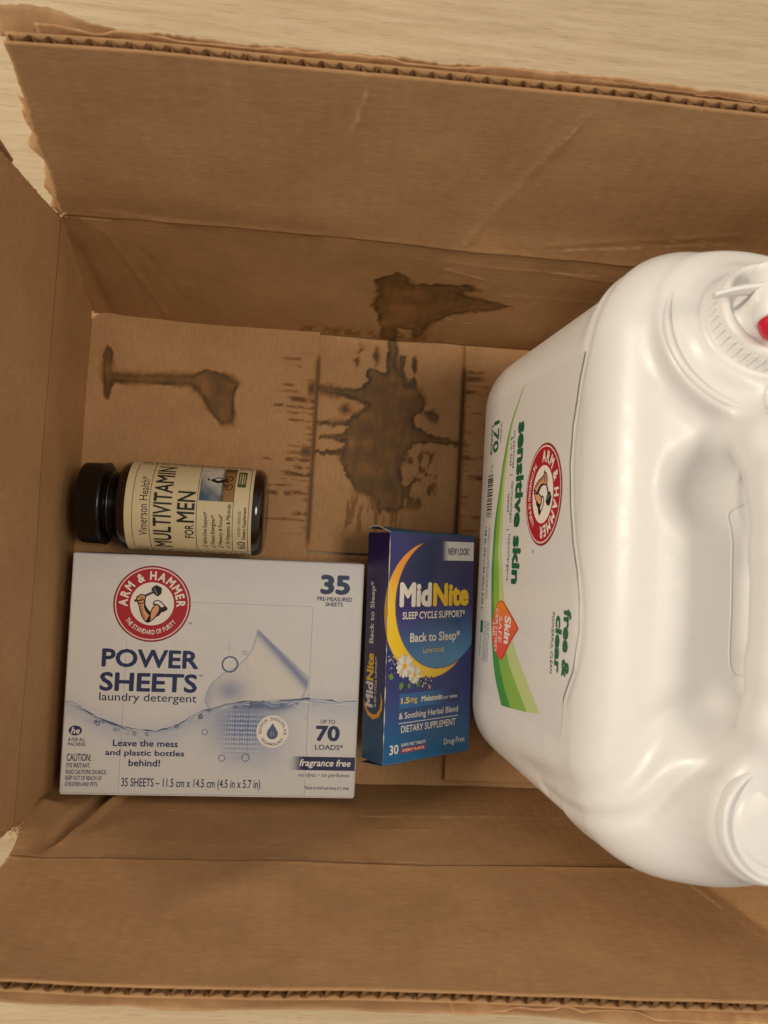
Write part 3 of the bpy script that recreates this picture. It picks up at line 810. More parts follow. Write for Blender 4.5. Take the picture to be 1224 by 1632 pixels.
def ps_art(U, W):
    base = lin((219, 218, 215))[None, :] * np.ones((len(U), 1))
    def over(col, a):
        nonlocal base
        a = np.clip(a, 0, 1)[:, None]
        base = base * (1 - a) + lin(col)[None, :] * a
    # burst of rays behind the logo
    ang = np.arctan2(W - 104.6, U - 44.2); rad = np.hypot(U - 44.2, W - 104.6)
    over((228, 226, 222), 0.5 * np.exp(-((rad - 24) / 14) ** 2) * (0.6 + 0.4 * np.sin(ang * 9 + 1)))
    over((178, 184, 198), 0.30 * np.clip((W - 112) / 22, 0, 1))
    wl = np.interp(U, WAVE[:, 0], WAVE[:, 1])
    under = smooth01((wl - W) / 1.0)
    # water tint under the surface
    over((164, 178, 204), under * 0.55 * np.exp(-((wl - W) / 9) ** 2))
    over((98, 120, 170), under * 0.95 * np.exp(-((U - 98) / 17) ** 2 - ((W - 39) / 13) ** 2))
    over((150, 164, 196), 0.55 * np.exp(-((U - 104) / 20) ** 2 - ((W - 26) / 11) ** 2) * fbm(U * 0.12, W * 0.12, 6) * 1.4)
    over((150, 162, 190), under * 0.35 * smooth01((fbm(U * 0.22, W * 0.5, 9) - 0.5) / 0.12) * np.exp(-((wl - W) / 5) ** 2))
    over((196, 200, 210), smooth01((W - wl) / 1.0) * 0.5 * np.exp(-((W - wl) / 5) ** 2))
    # hexagonal weave of the dissolving sheet
    m = np.exp(-((U - 97) / 10) ** 4 - ((W - 35) / 12) ** 4) * under
    hx = np.sin(U * 2.2 + W * 1.25) * np.sin(U * 2.2 - W * 1.25)
    over((226, 230, 236), 0.95 * m * smooth01((hx - 0.25) / 0.3))
    over((80, 100, 148), 0.35 * m * smooth01((-hx + 0.05) / 0.3))
    # curled sheet
    d = poly_sd(U, W, SHEET)
    ins = smooth01(0.5 - d / 0.8)
    over((214, 212, 208), ins)
    t = (U - 102.8) * 0.72 + (W - 92.3) * 0.69   # distance below the straight upper edge
    over((104, 120, 164), ins * 0.9 * np.exp(-(t / 2.6) ** 2))
    over((226, 220, 208), ins * 0.7 * np.exp(-((t + 12) / 8) ** 2))
    over((126, 140, 178), ins * 0.75 * np.exp(-((U - 89) / 8) ** 2 - ((W - 58) / 6) ** 2))
    over((150, 160, 188), ins * 0.5 * np.exp(-((U - 77) / 3) ** 2))
    over((150, 160, 184), 0.7 * np.exp(-(d / 0.45) ** 2))
    over((66, 92, 142), under * smooth01((wl - W) / 1.5) * 0.8 * np.exp(-((wl - W - 2.5) / 2.6) ** 2) * smooth01((U - 90) / 12) * smooth01((128 - U) / 8))
    # board edges rubbed a little lighter and dirtier
    e = np.minimum(np.minimum(U, 161 - U), np.minimum(W, 131.4 - W))
    over((178, 170, 156), 0.35 * np.exp(-(e / 1.2) ** 2) * fbm(U * 0.3, W * 0.3, 3) * 1.6)
    over((120, 104, 84), 0.5 * smooth01((fbm(U * 0.6, W * 0.6, 13) - 0.60) / 0.08) * np.exp(-((U) / 4) ** 2) * np.exp(-((W - 8) / 8) ** 2))
    return base
front = colour_panel(lambda u, v, o: mp_ps(u, v, o), 159.4, 129.8, 0.6, ps_art, 'print_carton', pscart, 'front_panel', 0, 0.8, 0.8)
T_ = lambda s, a, b, c, d, m='navy_text', n='caption_lettering', bo=0.012, sh=0.0, ly=1: text(mp_ps, s, a, b, c, d, m, front, n, bo, sh, ly)
T_('35', 136.6, 153.4, 113.3, 124.5, n='count_lettering', bo=0.045)
T_('PRE-MEASURED', 135.1, 154.8, 109.6, 112.0, bo=0.02)
T_('SHEETS', 139.9, 149.7, 106.7, 109.0, bo=0.02)
T_('POWER', 18.8, 71.1, 69.3, 79.5, n='title_lettering', bo=0.028)
T_('SHEETS', 18.4, 71.0, 56.2, 66.6, n='title_lettering', bo=0.028)
T_('TM', 71.6, 73.6, 65.2, 66.4)
T_('laundry detergent', 18.6, 71.1, 49.6, 55.4, n='subtitle_lettering', bo=0.004)
T_('UP TO', 140.2, 148.3, 41.1, 43.3, bo=0.01)
T_('70', 137.7, 151.2, 31.3, 40.1, n='count_lettering', bo=0.04)
T_('LOADS*', 137.6, 153.3, 26.6, 29.6, bo=0.014)
bandn = 24
bu = np.linspace(123.6, 160.4, bandn)
bc = np.concatenate([np.stack([lin((206, 207, 210)) * (1 - a) + lin((36, 44, 88)) * a for a in smooth01((bu - 123.6) / 8)])] * 2)
bV = np.concatenate([np.stack([bu, np.full(bandn, 15.2)], 1), np.stack([bu, np.full(bandn, 22.7)], 1)]) * 0.001
mesh_obj('navy_band', mp_ps(bV[:, 0], bV[:, 1], LAY), [[i, i + 1, bandn + i + 1, bandn + i] for i in range(bandn - 1)], M['print_carton'], front, cols=bc)
T_('fragrance free', 129.5, 158.0, 16.3, 21.3, 'white_ink', bo=0.022, sh=0.22, ly=2)
T_('no dyes \u2022 no perfumes', 129.1, 157.6, 10.9, 13.8, bo=0.0, sh=0.2)
T_('*Based on small load dosing of \u00bd sheet', 132.8, 157.7, 4.1, 6.6, bo=0.004)
T_('35 SHEETS \u2013 11.5 cm x 14.5 cm (4.5 in x 5.7 in)', 33.0, 108.3, 3.3, 9.4, bo=0.012)
T_('Leave the mess', 27.3, 62.3, 26.4, 30.0, bo=0.022)
T_('and plastic bottles', 23.5, 66.0, 20.5, 24.6, bo=0.022)
T_('behind!', 36.2, 53.2, 15.7, 19.5, bo=0.022)
hea = np.linspace(0, 2 * math.pi, 40, endpoint=False)
poly(mp_ps, [(7.0 + 3.5 * math.cos(a), 34.4 + 2.7 * math.sin(a)) for a in hea], 'navy_text', front, 'washer_mark')
T_('he', 4.7, 9.4, 32.7, 36.2, 'white_ink', bo=0.02, sh=0.2, ly=2)
T_('& FOR ALL', 3.6, 12.4, 28.6, 30.6)
T_('MACHINES', 3.5, 12.8, 26.1, 28.0)
T_('CAUTION:', 3.2, 16.2, 17.9, 22.0, bo=0.016)
T_('EYE IRRITANT.', 3.4, 16.0, 14.4, 16.9, bo=0.016)
T_('READ CAUTIONS ON BACK.', 3.3, 25.0, 11.0, 13.4, bo=0.014)
T_('KEEP OUT OF REACH OF', 3.2, 22.4, 7.8, 10.1, bo=0.014)
T_('CHILDREN AND PETS.', 3.2, 20.5, 4.5, 6.8, bo=0.014)
arm_logo(mp_ps, 44.2, 104.6, 21.0, front, 1)
T_('TM', 64.4, 66.4, 93.9, 95.1)
# water line, bubbles, badge
def jitter_line(off, amp, seed, wmin, wmax, x0, x1, mat, lay):
    x = np.linspace(x0, x1, 160)
    y = np.interp(x, WAVE[:, 0], WAVE[:, 1]) + off + amp * (fbm(x * 0.16, x * 0, seed, 4) - 0.5)
    wd = wmin + (wmax - wmin) * vnoise(x * 0.22, x * 0, seed + 5) ** 2
    stroke(mp_ps, np.stack([x, y], 1), wd, mat, front, 'water_line', lay)
jitter_line(0.0, 1.8, 3, 0.2, 1.3, 0.9, 159.8, 'slate', 2)
jitter_line(-1.3, 2.2, 8, 0.1, 0.8, 4, 150, 'paleblue', 1)
jitter_line(-0.7, 2.0, 14, 0.05, 0.5, 6, 66, 'slate', 3)
jitter_line(-2.0, 2.6, 24, 0.05, 0.7, 70, 158, 'white_ink', 3)
rb_ = random.Random(12)
for (cx, cy, r) in [(88.4, 72.6, 4.6), (96.2, 79.3, 1.2), (97.2, 72.5, 0.7), (98.3, 70.2, 0.6), (94.6, 69.6, 0.5), (76.5, 35, 1.6), (86.5, 21, 1.9), (99.5, 21.5, 2.2), (131.5, 44.6, 0.8), (127.8, 48, 0.5)]:
    ring(mp_ps, cx, cy, r * 0.82, r, 'slate' if r > 1.1 else 'paleblue', front, 'bubble', 2, 30)
    if r > 3:
        stroke(mp_ps, [(cx - r * 0.5, cy + r * 0.2), (cx - r * 0.2, cy + r * 0.55), (cx + r * 0.2, cy + r * 0.6)], 0.7, 'white_ink', front, 'bubble_shine', 3)
for i in range(26):
    u = rb_.uniform(14, 66) if i < 12 else rb_.uniform(72, 128)
    v = float(np.interp(u, WAVE[:, 0], WAVE[:, 1])) - rb_.uniform(0.6, 3.4)
    r = rb_.uniform(0.4, 1.3)
    ring(mp_ps, u, v, r * 0.62, r, 'slate', front, 'bubble', 3, 16)
stroke(mp_ps, [(87.5, 78), (87.5, 84.5)], [0.08, 0.3], 'paleblue', front, 'sparkle', 2)
stroke(mp_ps, [(84.6, 81.2), (90.4, 81.2)], [0.12, 0.12], 'paleblue', front, 'sparkle', 2)
ring(mp_ps, 113.6, 36.2, 0, 8.9, 'logo_white', front, 'badge', 4)
arc_text(mp_ps, 'QUICK DISSOLVE', 113.6, 36.2, 6.2, 1.6, math.pi / 2, 3.7, True, 'navy_text', front, 'badge_lettering', 0.01, 5)
arc_text(mp_ps, 'TECHNOLOGY', 113.6, 36.2, 7.8, 1.5, -math.pi / 2, 2.0, False, 'navy_text', front, 'badge_lettering', 0.01, 5)
poly(mp_ps, [(113.6, 40.8)] + [(113.6 + 3.1 * math.cos(a), 35.0 + 3.1 * math.sin(a)) for a in np.linspace(0.5, -math.pi - 0.5, 20)], 'slate', front, 'badge_drop', 5)
for u in (113.0, 114.2):
    stroke(mp_ps, [(u, 33.6), (u, 36.4)], 0.35, 'paleblue', front, 'badge_drop_line', 6)
# perforated tear-open panel
stroke(mp_ps, [(31.6, 1.4), (31.6, 84)], 0.28, 'grey_line', front, 'perforation', 1)
stroke(mp_ps, [(132.9, 1.4), (132.9, 104)], 0.28, 'grey_line', front, 'perforation', 1)
stroke(mp_ps, [(134.3, 1.4), (134.3, 104)], 0.22, 'white_ink', front, 'perforation', 1)
stroke(mp_ps, [(66, 106.2), (132, 106.2), (134, 104)], 0.28, 'grey_line', front, 'perforation', 1)
stroke(mp_ps, [(1.0, 0.35), (60, 0.3), (160, 0.35)], 0.5, 'carton_edge', front, 'rubbed_edge', 1)
adopt(pscart)

# ------------------------------------------------------------------ blue tablet carton, tipped against the white one
A = np.array([0.1845, 0.0268, 0.0520])      # upper long edge, near end
B = np.array([0.2388, 0.0185, 0.0162])
HV = np.array([-0.0028, 0.1256, 0.0]); HV /= np.linalg.norm(HV)
uu = B - A; uu -= HV * uu.dot(HV); MW = 0.071
uu /= np.linalg.norm(uu)
nn = np.cross(uu, HV); nn /= np.linalg.norm(nn)
if nn[2] < 0: nn = -nn
MH = 0.126; MT = 0.0195
B0 = A + uu * 0.0637
k_ = np.linalg.norm((B - A) - HV * (B - A).dot(HV)) / MW
def mp_mn(u, v, off):
    u = np.asarray(u); v = np.asarray(v)
    us = np.maximum(u, 0) * k_
    side = np.minimum(u, 0)
    return A[None, :] + us[:, None] * uu + v[:, None] * HV + (side - 0)[:, None] * nn + np.where(u >= 0, off, 0 * u)[:, None] * nn - np.where(u < 0, off, 0 * u)[:, None] * uu
def mp_ms(u, v, off):      # side: u runs up the carton, v is minus the distance from the back edge
    u = np.asarray(u); v = np.asarray(v)
    return A[None, :] + u[:, None] * HV + (-MT - v)[:, None] * nn - (off + 0 * u)[:, None] * uu[None, :]
blue = empty('tablet_carton', tuple((A + uu * 0.03 + HV * 0.06 - nn * 0.03) * np.array([1, 1, 0]) + np.array([0, 0, 0.001])), 'dark blue and yellow carton of sleep tablets with crescent moon, tipped on its side', 'carton')
MWk = MW * k_
def corner(u, v, d):
    return A + uu * u + HV * v - nn * d
g = 0.00012
bV = [corner(u, v, d) for d in (g, MT) for v in (0, MH) for u in (g, MWk)]
bF = [[2, 3, 7, 6], [0, 4, 5, 1], [4, 6, 7, 5], [1, 5, 7, 3], [0, 1, 3, 2], [0, 2, 6, 4]]
mesh_obj('carton_body', np.array(bV), bF, M['navy_box'], blue)
def mn_art(U, W):
    top = lin((46, 46, 118)); mid = lin((38, 50, 128)); bot = lin((34, 110, 164))
    t = np.clip(W / 126, 0, 1)[:, None]
    c = np.where(t > 0.35, mid + (top - mid) * smooth01((t - 0.35) / 0.65), bot + (mid - bot) * smooth01(t / 0.35))
    r_in = np.hypot(U - 43, W - 87)
    ins = smooth01((37.6 - r_in) / 1.0)
    gl = ins * smooth01((88 - W) / 36) * 0.95
    gl = gl * (0.55 + 0.45 * smooth01((U - 10) / 50))
    c = c * (1 - gl[:, None]) + lin((86, 156, 210))[None, :] * gl[:, None]
    dk = ins * 0.45 * smooth01((W - 80) / 25)
    c = c * (1 - dk[:, None]) + lin((26, 26, 72))[None, :] * dk[:, None]
    r_out = np.hypot(U - 35.5, W - 83.3)
    moon = smooth01((38.6 - r_out) / 0.5 + 0.5) * smooth01((r_in - 37.6) / 0.5 + 0.5)
    moon = moon * smooth01((122 - W) / 2)
    mc = lin((255, 216, 56))[None, :] + (lin((250, 164, 58)) - lin((255, 216, 56)))[None, :] * np.maximum(smooth01((W - 84) / 26), smooth01((U - 44) / 16) * (W < 75))[:, None]
    c = c * (1 - moon[:, None]) + mc * moon[:, None]
    return c
fr = colour_panel(mp_mn, 71.0, 126.0, 0.6, mn_art, 'print_blue', blue, 'front_panel', 0)
def ms_art(U, V2):          # U = height, V2 = -(distance from back edge)
    d = -V2
    t = np.clip(U / 126, 0, 1)[:, None]
    c = lin((26, 84, 124)) + (lin((44, 36, 92)) - lin((26, 84, 124))) * smooth01((t - 0.05) / 0.40)
    # the crescent runs a few millimetres round the edge
    u = d - MT * 1000
    moon = smooth01((38.6 - np.hypot(u - 35.5, U - 83.3)) / 0.5 + 0.5)
    c = c * (1 - moon[:, None]) + lin((248, 196, 50))[None, :] * moon[:, None]
    return c
sd = colour_panel(mp_ms, 126.0, MT * 1000, 0.6, ms_art, 'print_blue', blue, 'side_panel', 1, 0.0, -MT * 1000)
Q = lambda s, a, b, c, d, m='white_ink', n='caption_lettering', bo=0.012, sh=0.0, ly=2: text(mp_mn, s, a, b, c, d, m, fr, n, bo, sh, ly)
def nbx(U, W):
    a = smooth01((U - 42.5) / 6)[:, None]
    return lin((70, 72, 128))[None, :] * (1 - a) + lin((232, 230, 232))[None, :] * a
colour_panel(mp_mn, 27.6, 11.0, 0.8, nbx, 'print_blue', fr, 'white_banner', 1, 42.8, 111.4)
Q('NEW LOOK!', 47.6, 66.3, 114.6, 118.8, 'navy_text', bo=0.014)
Q('Mid', 8.5, 34.6, 85.0, 98.8, n='title_lettering', bo=0.05)
Q('Nite', 35.8, 67.0, 84.9, 98.4, 'yellow', 'title_lettering', 0.05)
Q('SLEEP CYCLE SUPPORT*', 11.3, 64.0, 78.3, 82.6, bo=0.022)
Q('Back to Sleep*', 17.9, 60.0, 63.8, 70.8, n='subtitle_lettering', bo=0.022)
Q('LOW DOSE', 29.0, 46.5, 58.9, 61.2, 'ltyellow', bo=0.006)
def melb(U, W):
    a = np.maximum(smooth01((58 - U) / 26), 0)[:, None]
    return lin((34, 44, 112))[None, :] * (1 - a) + lin((26, 112, 178))[None, :] * a
colour_panel(mp_mn, 49.5, 8.0, 1.0, melb, 'print_blue', fr, 'dose_band', 1, 11.0, 29.2)
Q('1.5', 12.3, 19.0, 31.8, 35.1, 'yellow', bo=0.04)
Q('mg', 19.8, 25.2, 30.9, 34.4, 'yellow', bo=0.01)
Q('Melatonin', 28.7, 46.4, 31.7, 35.0, bo=0.035)
Q('per tablet', 47.5, 59.4, 31.2, 33.8, bo=0.006)
Q('& Soothing Herbal Blend', 10.9, 60.2, 22.4, 27.0, bo=0.012)
stroke(mp_mn, [(11, 21.2), (60.3, 21.2)], 0.4, 'white_ink', fr, 'rule_line', 2)
Q('DIETARY SUPPLEMENT', 13.0, 58.4, 15.9, 19.8, bo=0.014)
Q('30', 4.4, 11.4, 4.8, 10.0, bo=0.02)
Q('QUICK MELT TABLETS', 13.3, 33.2, 8.1, 10.1, bo=0.024)
poly(mp_mn, [(13.5, 4.9), (33.0, 4.9), (33.0, 7.5), (13.5, 7.5)], 'red_ink', fr, 'red_banner', 2)
Q('CHERRY FLAVOR', 14.2, 32.3, 5.4, 7.0, bo=0.02, ly=3)
Q('Drug-Free', 48.7, 66.7, 4.4, 8.8, bo=0.006)
rf = random.Random(5)
def daisy(cx, cy, r, lay):
    for i in range(14):
        a = i / 14 * 2 * math.pi + 0.1
        px, py = cx + math.cos(a) * r * 0.60, cy + math.sin(a) * r * 0.60
        q = [(px + math.cos(a) * r * 0.42 * math.cos(t) - math.sin(a) * r * 0.20 * math.sin(t), py + math.sin(a) * r * 0.42 * math.cos(t) + math.cos(a) * r * 0.20 * math.sin(t)) for t in np.linspace(0, 2 * math.pi, 10, endpoint=False)]
        poly(mp_mn, q, 'petal' if i % 3 else 'petal2', fr, 'petal', lay + (i % 2))
    ring(mp_mn, cx, cy, 0, r * 0.23, 'orange', fr, 'flower_centre', lay + 2, 14)
for (cx, cy, a, l) in ((6.0, 46.6, 2.8, 4.6), (12.8, 44.0, -1.9, 4.8), (24.0, 43.5, -0.9, 4.0), (18.0, 43.0, -1.4, 3.4)):
    q = [(cx + math.cos(a) * l * t - math.sin(a) * l * 0.36 * math.sin(math.pi * t) * s, cy + math.sin(a) * l * t + math.cos(a) * l * 0.36 * math.sin(math.pi * t) * s) for t, s in [(x, 1) for x in np.linspace(0, 1, 7)] + [(x, -1) for x in np.linspace(0.85, 0.15, 5)]]
    poly(mp_mn, q, 'leaf', fr, 'leaf', 2)
daisy(22.3, 47.3, 5.2, 3)
daisy(13.8, 52.6, 6.6, 5)
for cx, cy, sx, sy, n_ in ((4.0, 53.5, 2.6, 5.5, 26), (32.0, 41.5, 4.6, 4.0, 30)):
    for i in range(n_):
        ring(mp_mn, cx + rf.uniform(-sx, sx), cy + rf.uniform(-sy, sy), 0, rf.uniform(0.4, 0.8), rf.choice(['lilac', 'lilac', 'petal2', 'dimblue']), fr, 'lilac_bud', 3, 7)
S_ = lambda s, d0, d1, h0, h1, m='white_ink', n='caption_lettering', bo=0.012: text(mp_ms, s, h0, h1, -d1, -d0, m, sd, n, bo, 0.0, 3)
S_('Back to Sleep*', 3.8, 8.9, 64.2, 98.7, bo=0.024)
S_('LOW DOSE', 9.8, 11.4, 65.2, 83.5, 'dimblue', bo=0.0)
S_('Mid', 2.4, 9.0, 29.0, 43.0, n='title_lettering', bo=0.045)
S_('Nite', 2.6, 9.0, 43.6, 58.8, 'yellow', 'title_lettering', 0.045)
S_('SLEEP CYCLE SUPPORT*', 9.9, 11.9, 29.8, 57.3, bo=0.016)
sm = [(0.5, 32.7), (1.9, 28.2), (4.7, 24.6), (9.5, 22.8), (14.5, 24.7), (17.2, 29.4), (17.4, 34.4), (15.7, 38.4), (16.0, 33.5), (15.2, 29.3), (12.3, 26.1), (8.8, 25.4), (5.1, 26.8), (2.3, 29.9)]
poly(mp_ms, [(h, -d) for d, h in sm], 'orange', sd, 'crescent', 3)
# worn white edges, the ridge's highlight painted in with them, and the bulging end flap
def edge_wire(pts, r, name, mat, parent):
    P = np.array(pts, float); n = len(P)
    T = np.gradient(P, axis=0); T /= np.linalg.norm(T, axis=1)[:, None]
    up = np.array([0.31, 0.2, 0.93]); a = np.cross(T, up); a /= np.linalg.norm(a, axis=1)[:, None]; b = np.cross(T, a)
    k = 6; V = []
    for i in range(n):
        for j in range(k):
            t = 2 * math.pi * j / k
            rr = r[i] if not np.isscalar(r) else r
            V.append(P[i] + a[i] * rr * math.cos(t) + b[i] * rr * math.sin(t))
    F = [[i * k + j, i * k + (j + 1) % k, (i + 1) * k + (j + 1) % k, (i + 1) * k + j] for i in range(n - 1) for j in range(k)]
    return mesh_obj(name, V, F, M[mat], parent, True)
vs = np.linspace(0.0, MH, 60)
edge_wire([corner(-0.0001, v, 0.0001) for v in vs], 0.00004 + 0.00030 * smooth01((fbm(vs * 160, vs * 0, 4) - 0.42) / 0.25), 'worn_glint_edge', 'carton_edge', blue)
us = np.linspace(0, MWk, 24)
edge_wire([corner(u, 0.0, 0.0002) for u in us], 0.00018, 'worn_glint_edge', 'carton_edge', blue)
# top end: tuck flap bowed outwards
nu_, nv_ = 16, 6
tf = []
for i in range(nu_):
    for j in range(nv_):
        s, t = i / (nu_ - 1), j / (nv_ - 1)
        out_ = 0.0012 + 0.0045 * math.sin(math.pi * (0.10 + 0.9 * t) * 0.9) * (1 - 0.75 * s)
        tf.append(corner(s * MWk, MH + out_ * (t > 0 or 1) * (0.15 + 0.85 * t), -0.0004 + t * MT))
tfo = mesh_obj('end_flap', np.array(tf), grid_faces(nu_, nv_), M['teal_box'], blue, True)
md = tfo.modifiers.new('board', 'SOLIDIFY'); md.thickness = 0.0005
edge_wire([tf[i * nv_ + nv_ - 1] for i in range(nu_)], 0.00022, 'worn_glint_edge', 'carton_edge', blue)
edge_wire([tf[j] for j in range(nv_)], 0.00032, 'worn_glint_edge', 'carton_edge', blue)
# bottom end flap, slightly open
bfp = np.array([corner(0.0, -0.0002, 0.0), corner(MWk, -0.0002, 0.0), corner(MWk, -0.0012, MT), corner(0.0, -0.0022, MT)])
mesh_obj('end_flap', bfp, [[0, 1, 2, 3]], M['teal_box'], blue).modifiers.new('board', 'SOLIDIFY').thickness = 0.0004
adopt(blue)

# ------------------------------------------------------------------ vitamin bottle lying on its side
RB = 0.0248; YB = 0.1604; ZB = 0.0252
bot = empty('vitamin_bottle', (0.06, YB, 0.0005), 'dark brown vitamin bottle with cream label and black cap, lying on its side', 'bottle')
def lathe_x(prof, n, rib=None):
    V = []; F = []
    for x, r in prof:
        for j in range(n):
            a = 2 * math.pi * j / n
            rr = r + (rib(x, j) if rib else 0)
            V.append((x, YB + rr * math.sin(a), ZB + rr * math.cos(a)))
    m = len(prof)
    F = [[i * n + j, i * n + (j + 1) % n, (i + 1) * n + (j + 1) % n, (i + 1) * n + j] for i in range(m - 1) for j in range(n)]
    F.append(list(range(n))); F.append(list(range((m - 1) * n, m * n)))
    return V, F
V, F = lathe_x([(0.0240, 0.0172), (0.0298, 0.0172), (0.0312, 0.0200), (0.0330, 0.0232), (0.0352, 0.0244), (0.0375, 0.0247), (0.1070, 0.0247), (0.1088, 0.0244), (0.1105, 0.0232), (0.1118, 0.0205), (0.1122, 0.016), (0.1110, 0.006)], 72)
mesh_obj('bottle_body', V, F, M['amber'], bot, True)
rbf = lambda x, j: (-0.00045 if (j // 2) % 2 else 0.0) if 0.0112 < x < 0.0220 else 0.0
V, F = lathe_x([(0.0108, 0.006), (0.0102, 0.0200), (0.0108, 0.0219), (0.0120, 0.0225), (0.0216, 0.0227), (0.0222, 0.0231), (0.0240, 0.0231), (0.0242, 0.0220), (0.0246, 0.0172)], 160, rbf)
mesh_obj('cap', V, F, M['blackcap'], bot, True)
V, F = lathe_x([(0.0256, 0.0174), (0.0260, 0.0188), (0.0276, 0.0188), (0.0280, 0.0174)], 64)
mesh_obj('neck_band', V, F, M['blackcap'], bot, True)
def mp_b(u, v, off):       # u runs round the bottle, v is minus the distance along it
    u = np.asarray(u); v = np.asarray(v)
    a = u / RB; r = RB + 0.00012 + off
    return np.stack([-v, YB + r * np.sin(a), ZB + r * np.cos(a)], 1)
def lab_art(U, V2):
    c = np.ones((len(U), 1)) * lin((214, 198, 158))[None, :]
    n_ = fbm(U * 0.1, V2 * 0.1, 4)[:, None]
    return c * (0.94 + 0.1 * n_)
lb = colour_panel(mp_b, 120.0, 67.6, 1.2, lab_art, 'print_label', bot, 'label', 0, -60.0, -105.6)
BT = lambda s, x0, x1, s0, s1, m='label_text', n='caption_lettering', bo=0.01: text(mp_b, s, s0, s1, -x1, -x0, m, lb, n, bo, 0.0, 2)
BT('Vimerson Health*', 45.4, 50.2, -17.9, 16.3, n='maker_lettering', bo=0.0)
BT('MULTIVITAMIN', 53.2, 63.0, -27.0, 26.2, n='title_lettering', bo=0.018)
BT('FOR', 70.2, 75.0, -18.1, -9.8, bo=0.012)
BT('MEN', 65.8, 75.2, -8.6, 8.4, n='title_lettering', bo=0.018)
for s, x0, x1, s0, s1 in (('All-In-One Support*', 79.8, 82.6, -22.2, -2.1), ('Potent Energizer*', 84.0, 86.8, -22.0, -3.9), ('Memory & Focus*', 88.1, 90.9, -21.8, -3.2), ('24 Vitamins & Minerals', 92.2, 94.4, -21.6, 2.6)):
    BT(s, x0, x1, s0, s1, bo=0.012)
    stroke(mp_b, [(s0 - 3.4, -(x0 + x1) / 2 - 0.2), (s0 - 2.7, -x1 + 0.1), (s0 - 1.2, -x0 + 0.2)], 0.5, 'label_text', lb, 'check_mark', 2)
BT('60', 98.2, 102.6, -25.0, -19.0, bo=0.0)
BT('LIQUID CAPSULES', 98.4, 100.2, -15.3, -0.9, bo=0.0)
BT('Dietary Supplement', 101.0, 103.2, -17.2, 1.4, bo=0.02)
for x in (42.2, 51.3, 76.2, 95.6, 103.9):
    stroke(mp_b, [(s, -x) for s in np.linspace(-28.6, 28.4, 40)], 0.3, 'label_line', lb, 'label_rule', 2)
for s in (-28.6, 28.4):
    stroke(mp_b, [(s, -x) for x in np.linspace(42.2, 103.9, 10)], 0.3, 'label_line', lb, 'label_rule', 2)
def photo_art(U, V2):
    x = -V2
    c = np.zeros((len(U), 3))
    t = np.clip((x - 76.9) / 18.6, 0, 1); q = np.clip((U - 3.8) / 24, 0, 1)
    sky = lin((60, 84, 104))[None, :] + (lin((205, 200, 186)) - lin((60, 84, 104)))[None, :] * smooth01((q * 0.7 + t * 0.5 + 0.35 * fbm(U * 0.2, x * 0.25, 7) - 0.25) / 0.7)[:, None]
    sky = sky * (0.75 + 0.5 * fbm(U * 0.5, x * 0.18, 17))[:, None]
    c = sky
    ground = smooth01((t - 0.66) / 0.03)
    c = c * (1 - ground[:, None]) + ground[:, None] * (lin((150, 110, 62)) * (1 - 0.7 * smooth01((q - 0.75) / 0.2))[:, None] + 0.0)
    ridge = np.exp(-((t - 0.66) / 0.05) ** 2) * 0.8
    c = c * (1 - ridge[:, None]) + lin((50, 44, 30))[None, :] * ridge[:, None]
    return c
colour_panel(mp_b, 24.4, 18.4, 0.5, photo_art, 'print_label', lb, 'label_photo', 1, 3.8, -95.4)
ringb = lambda cu, cv, r: ring(mp_b, cu, cv, r * 0.78, r, 'black_ink', lb, 'cyclist_wheel', 3, 20)
ringb(18.4, -92.0, 2.1); ringb(12.6, -92.4, 2.1)
for q, wd in (([(18.4, -92), (16.4, -89.0), (13.4, -89.6), (12.6, -92.4)], 0.7), ([(16.0, -89), (15.4, -85.8), (16.8, -82.6)], 1.7), ([(16.8, -83.4), (18.6, -86.0), (18.2, -88.4)], 0.7), ([(15.2, -86.0), (17.0, -88.6), (15.6, -91.6)], 1.0), ([(16.9, -81.6), (17.0, -80.6)], 1.5)):
    stroke(mp_b, q, wd, 'black_ink', lb, 'cyclist_print', 3)
stroke(mp_b, [(q_, -99.15) for q_ in np.linspace(12.8, 25.1, 12)], 4.5, 'badge_green', lb, 'badge', 2)
stroke(mp_b, [(q_, -99.2) for q_ in np.linspace(14.6, 22.8, 8)], 0.7, 'label_cream', lb, 'badge_line', 3)
stroke(mp_b, [(q_, -97.9) for q_ in np.linspace(15.0, 23.4, 8)], 0.5, 'label_cream', lb, 'badge_line', 3)
stroke(mp_b, [(q_, -100.4) for q_ in np.linspace(15.0, 22.0, 8)], 0.5, 'label_cream', lb, 'badge_line', 3)
rt = random.Random(8)
for s0 in (30.6, 32.6, -31.0, -33.2, -35.4):
    x = 43.0
    while x < 101:
        l = rt.uniform(1.5, 6.0)
        stroke(mp_b, [(s0, -x), (s0, -(x + l))], 0.75, 'label_line', lb, 'fine_print_line', 2)
        x += l + rt.uniform(0.6, 1.2)
adopt(bot)

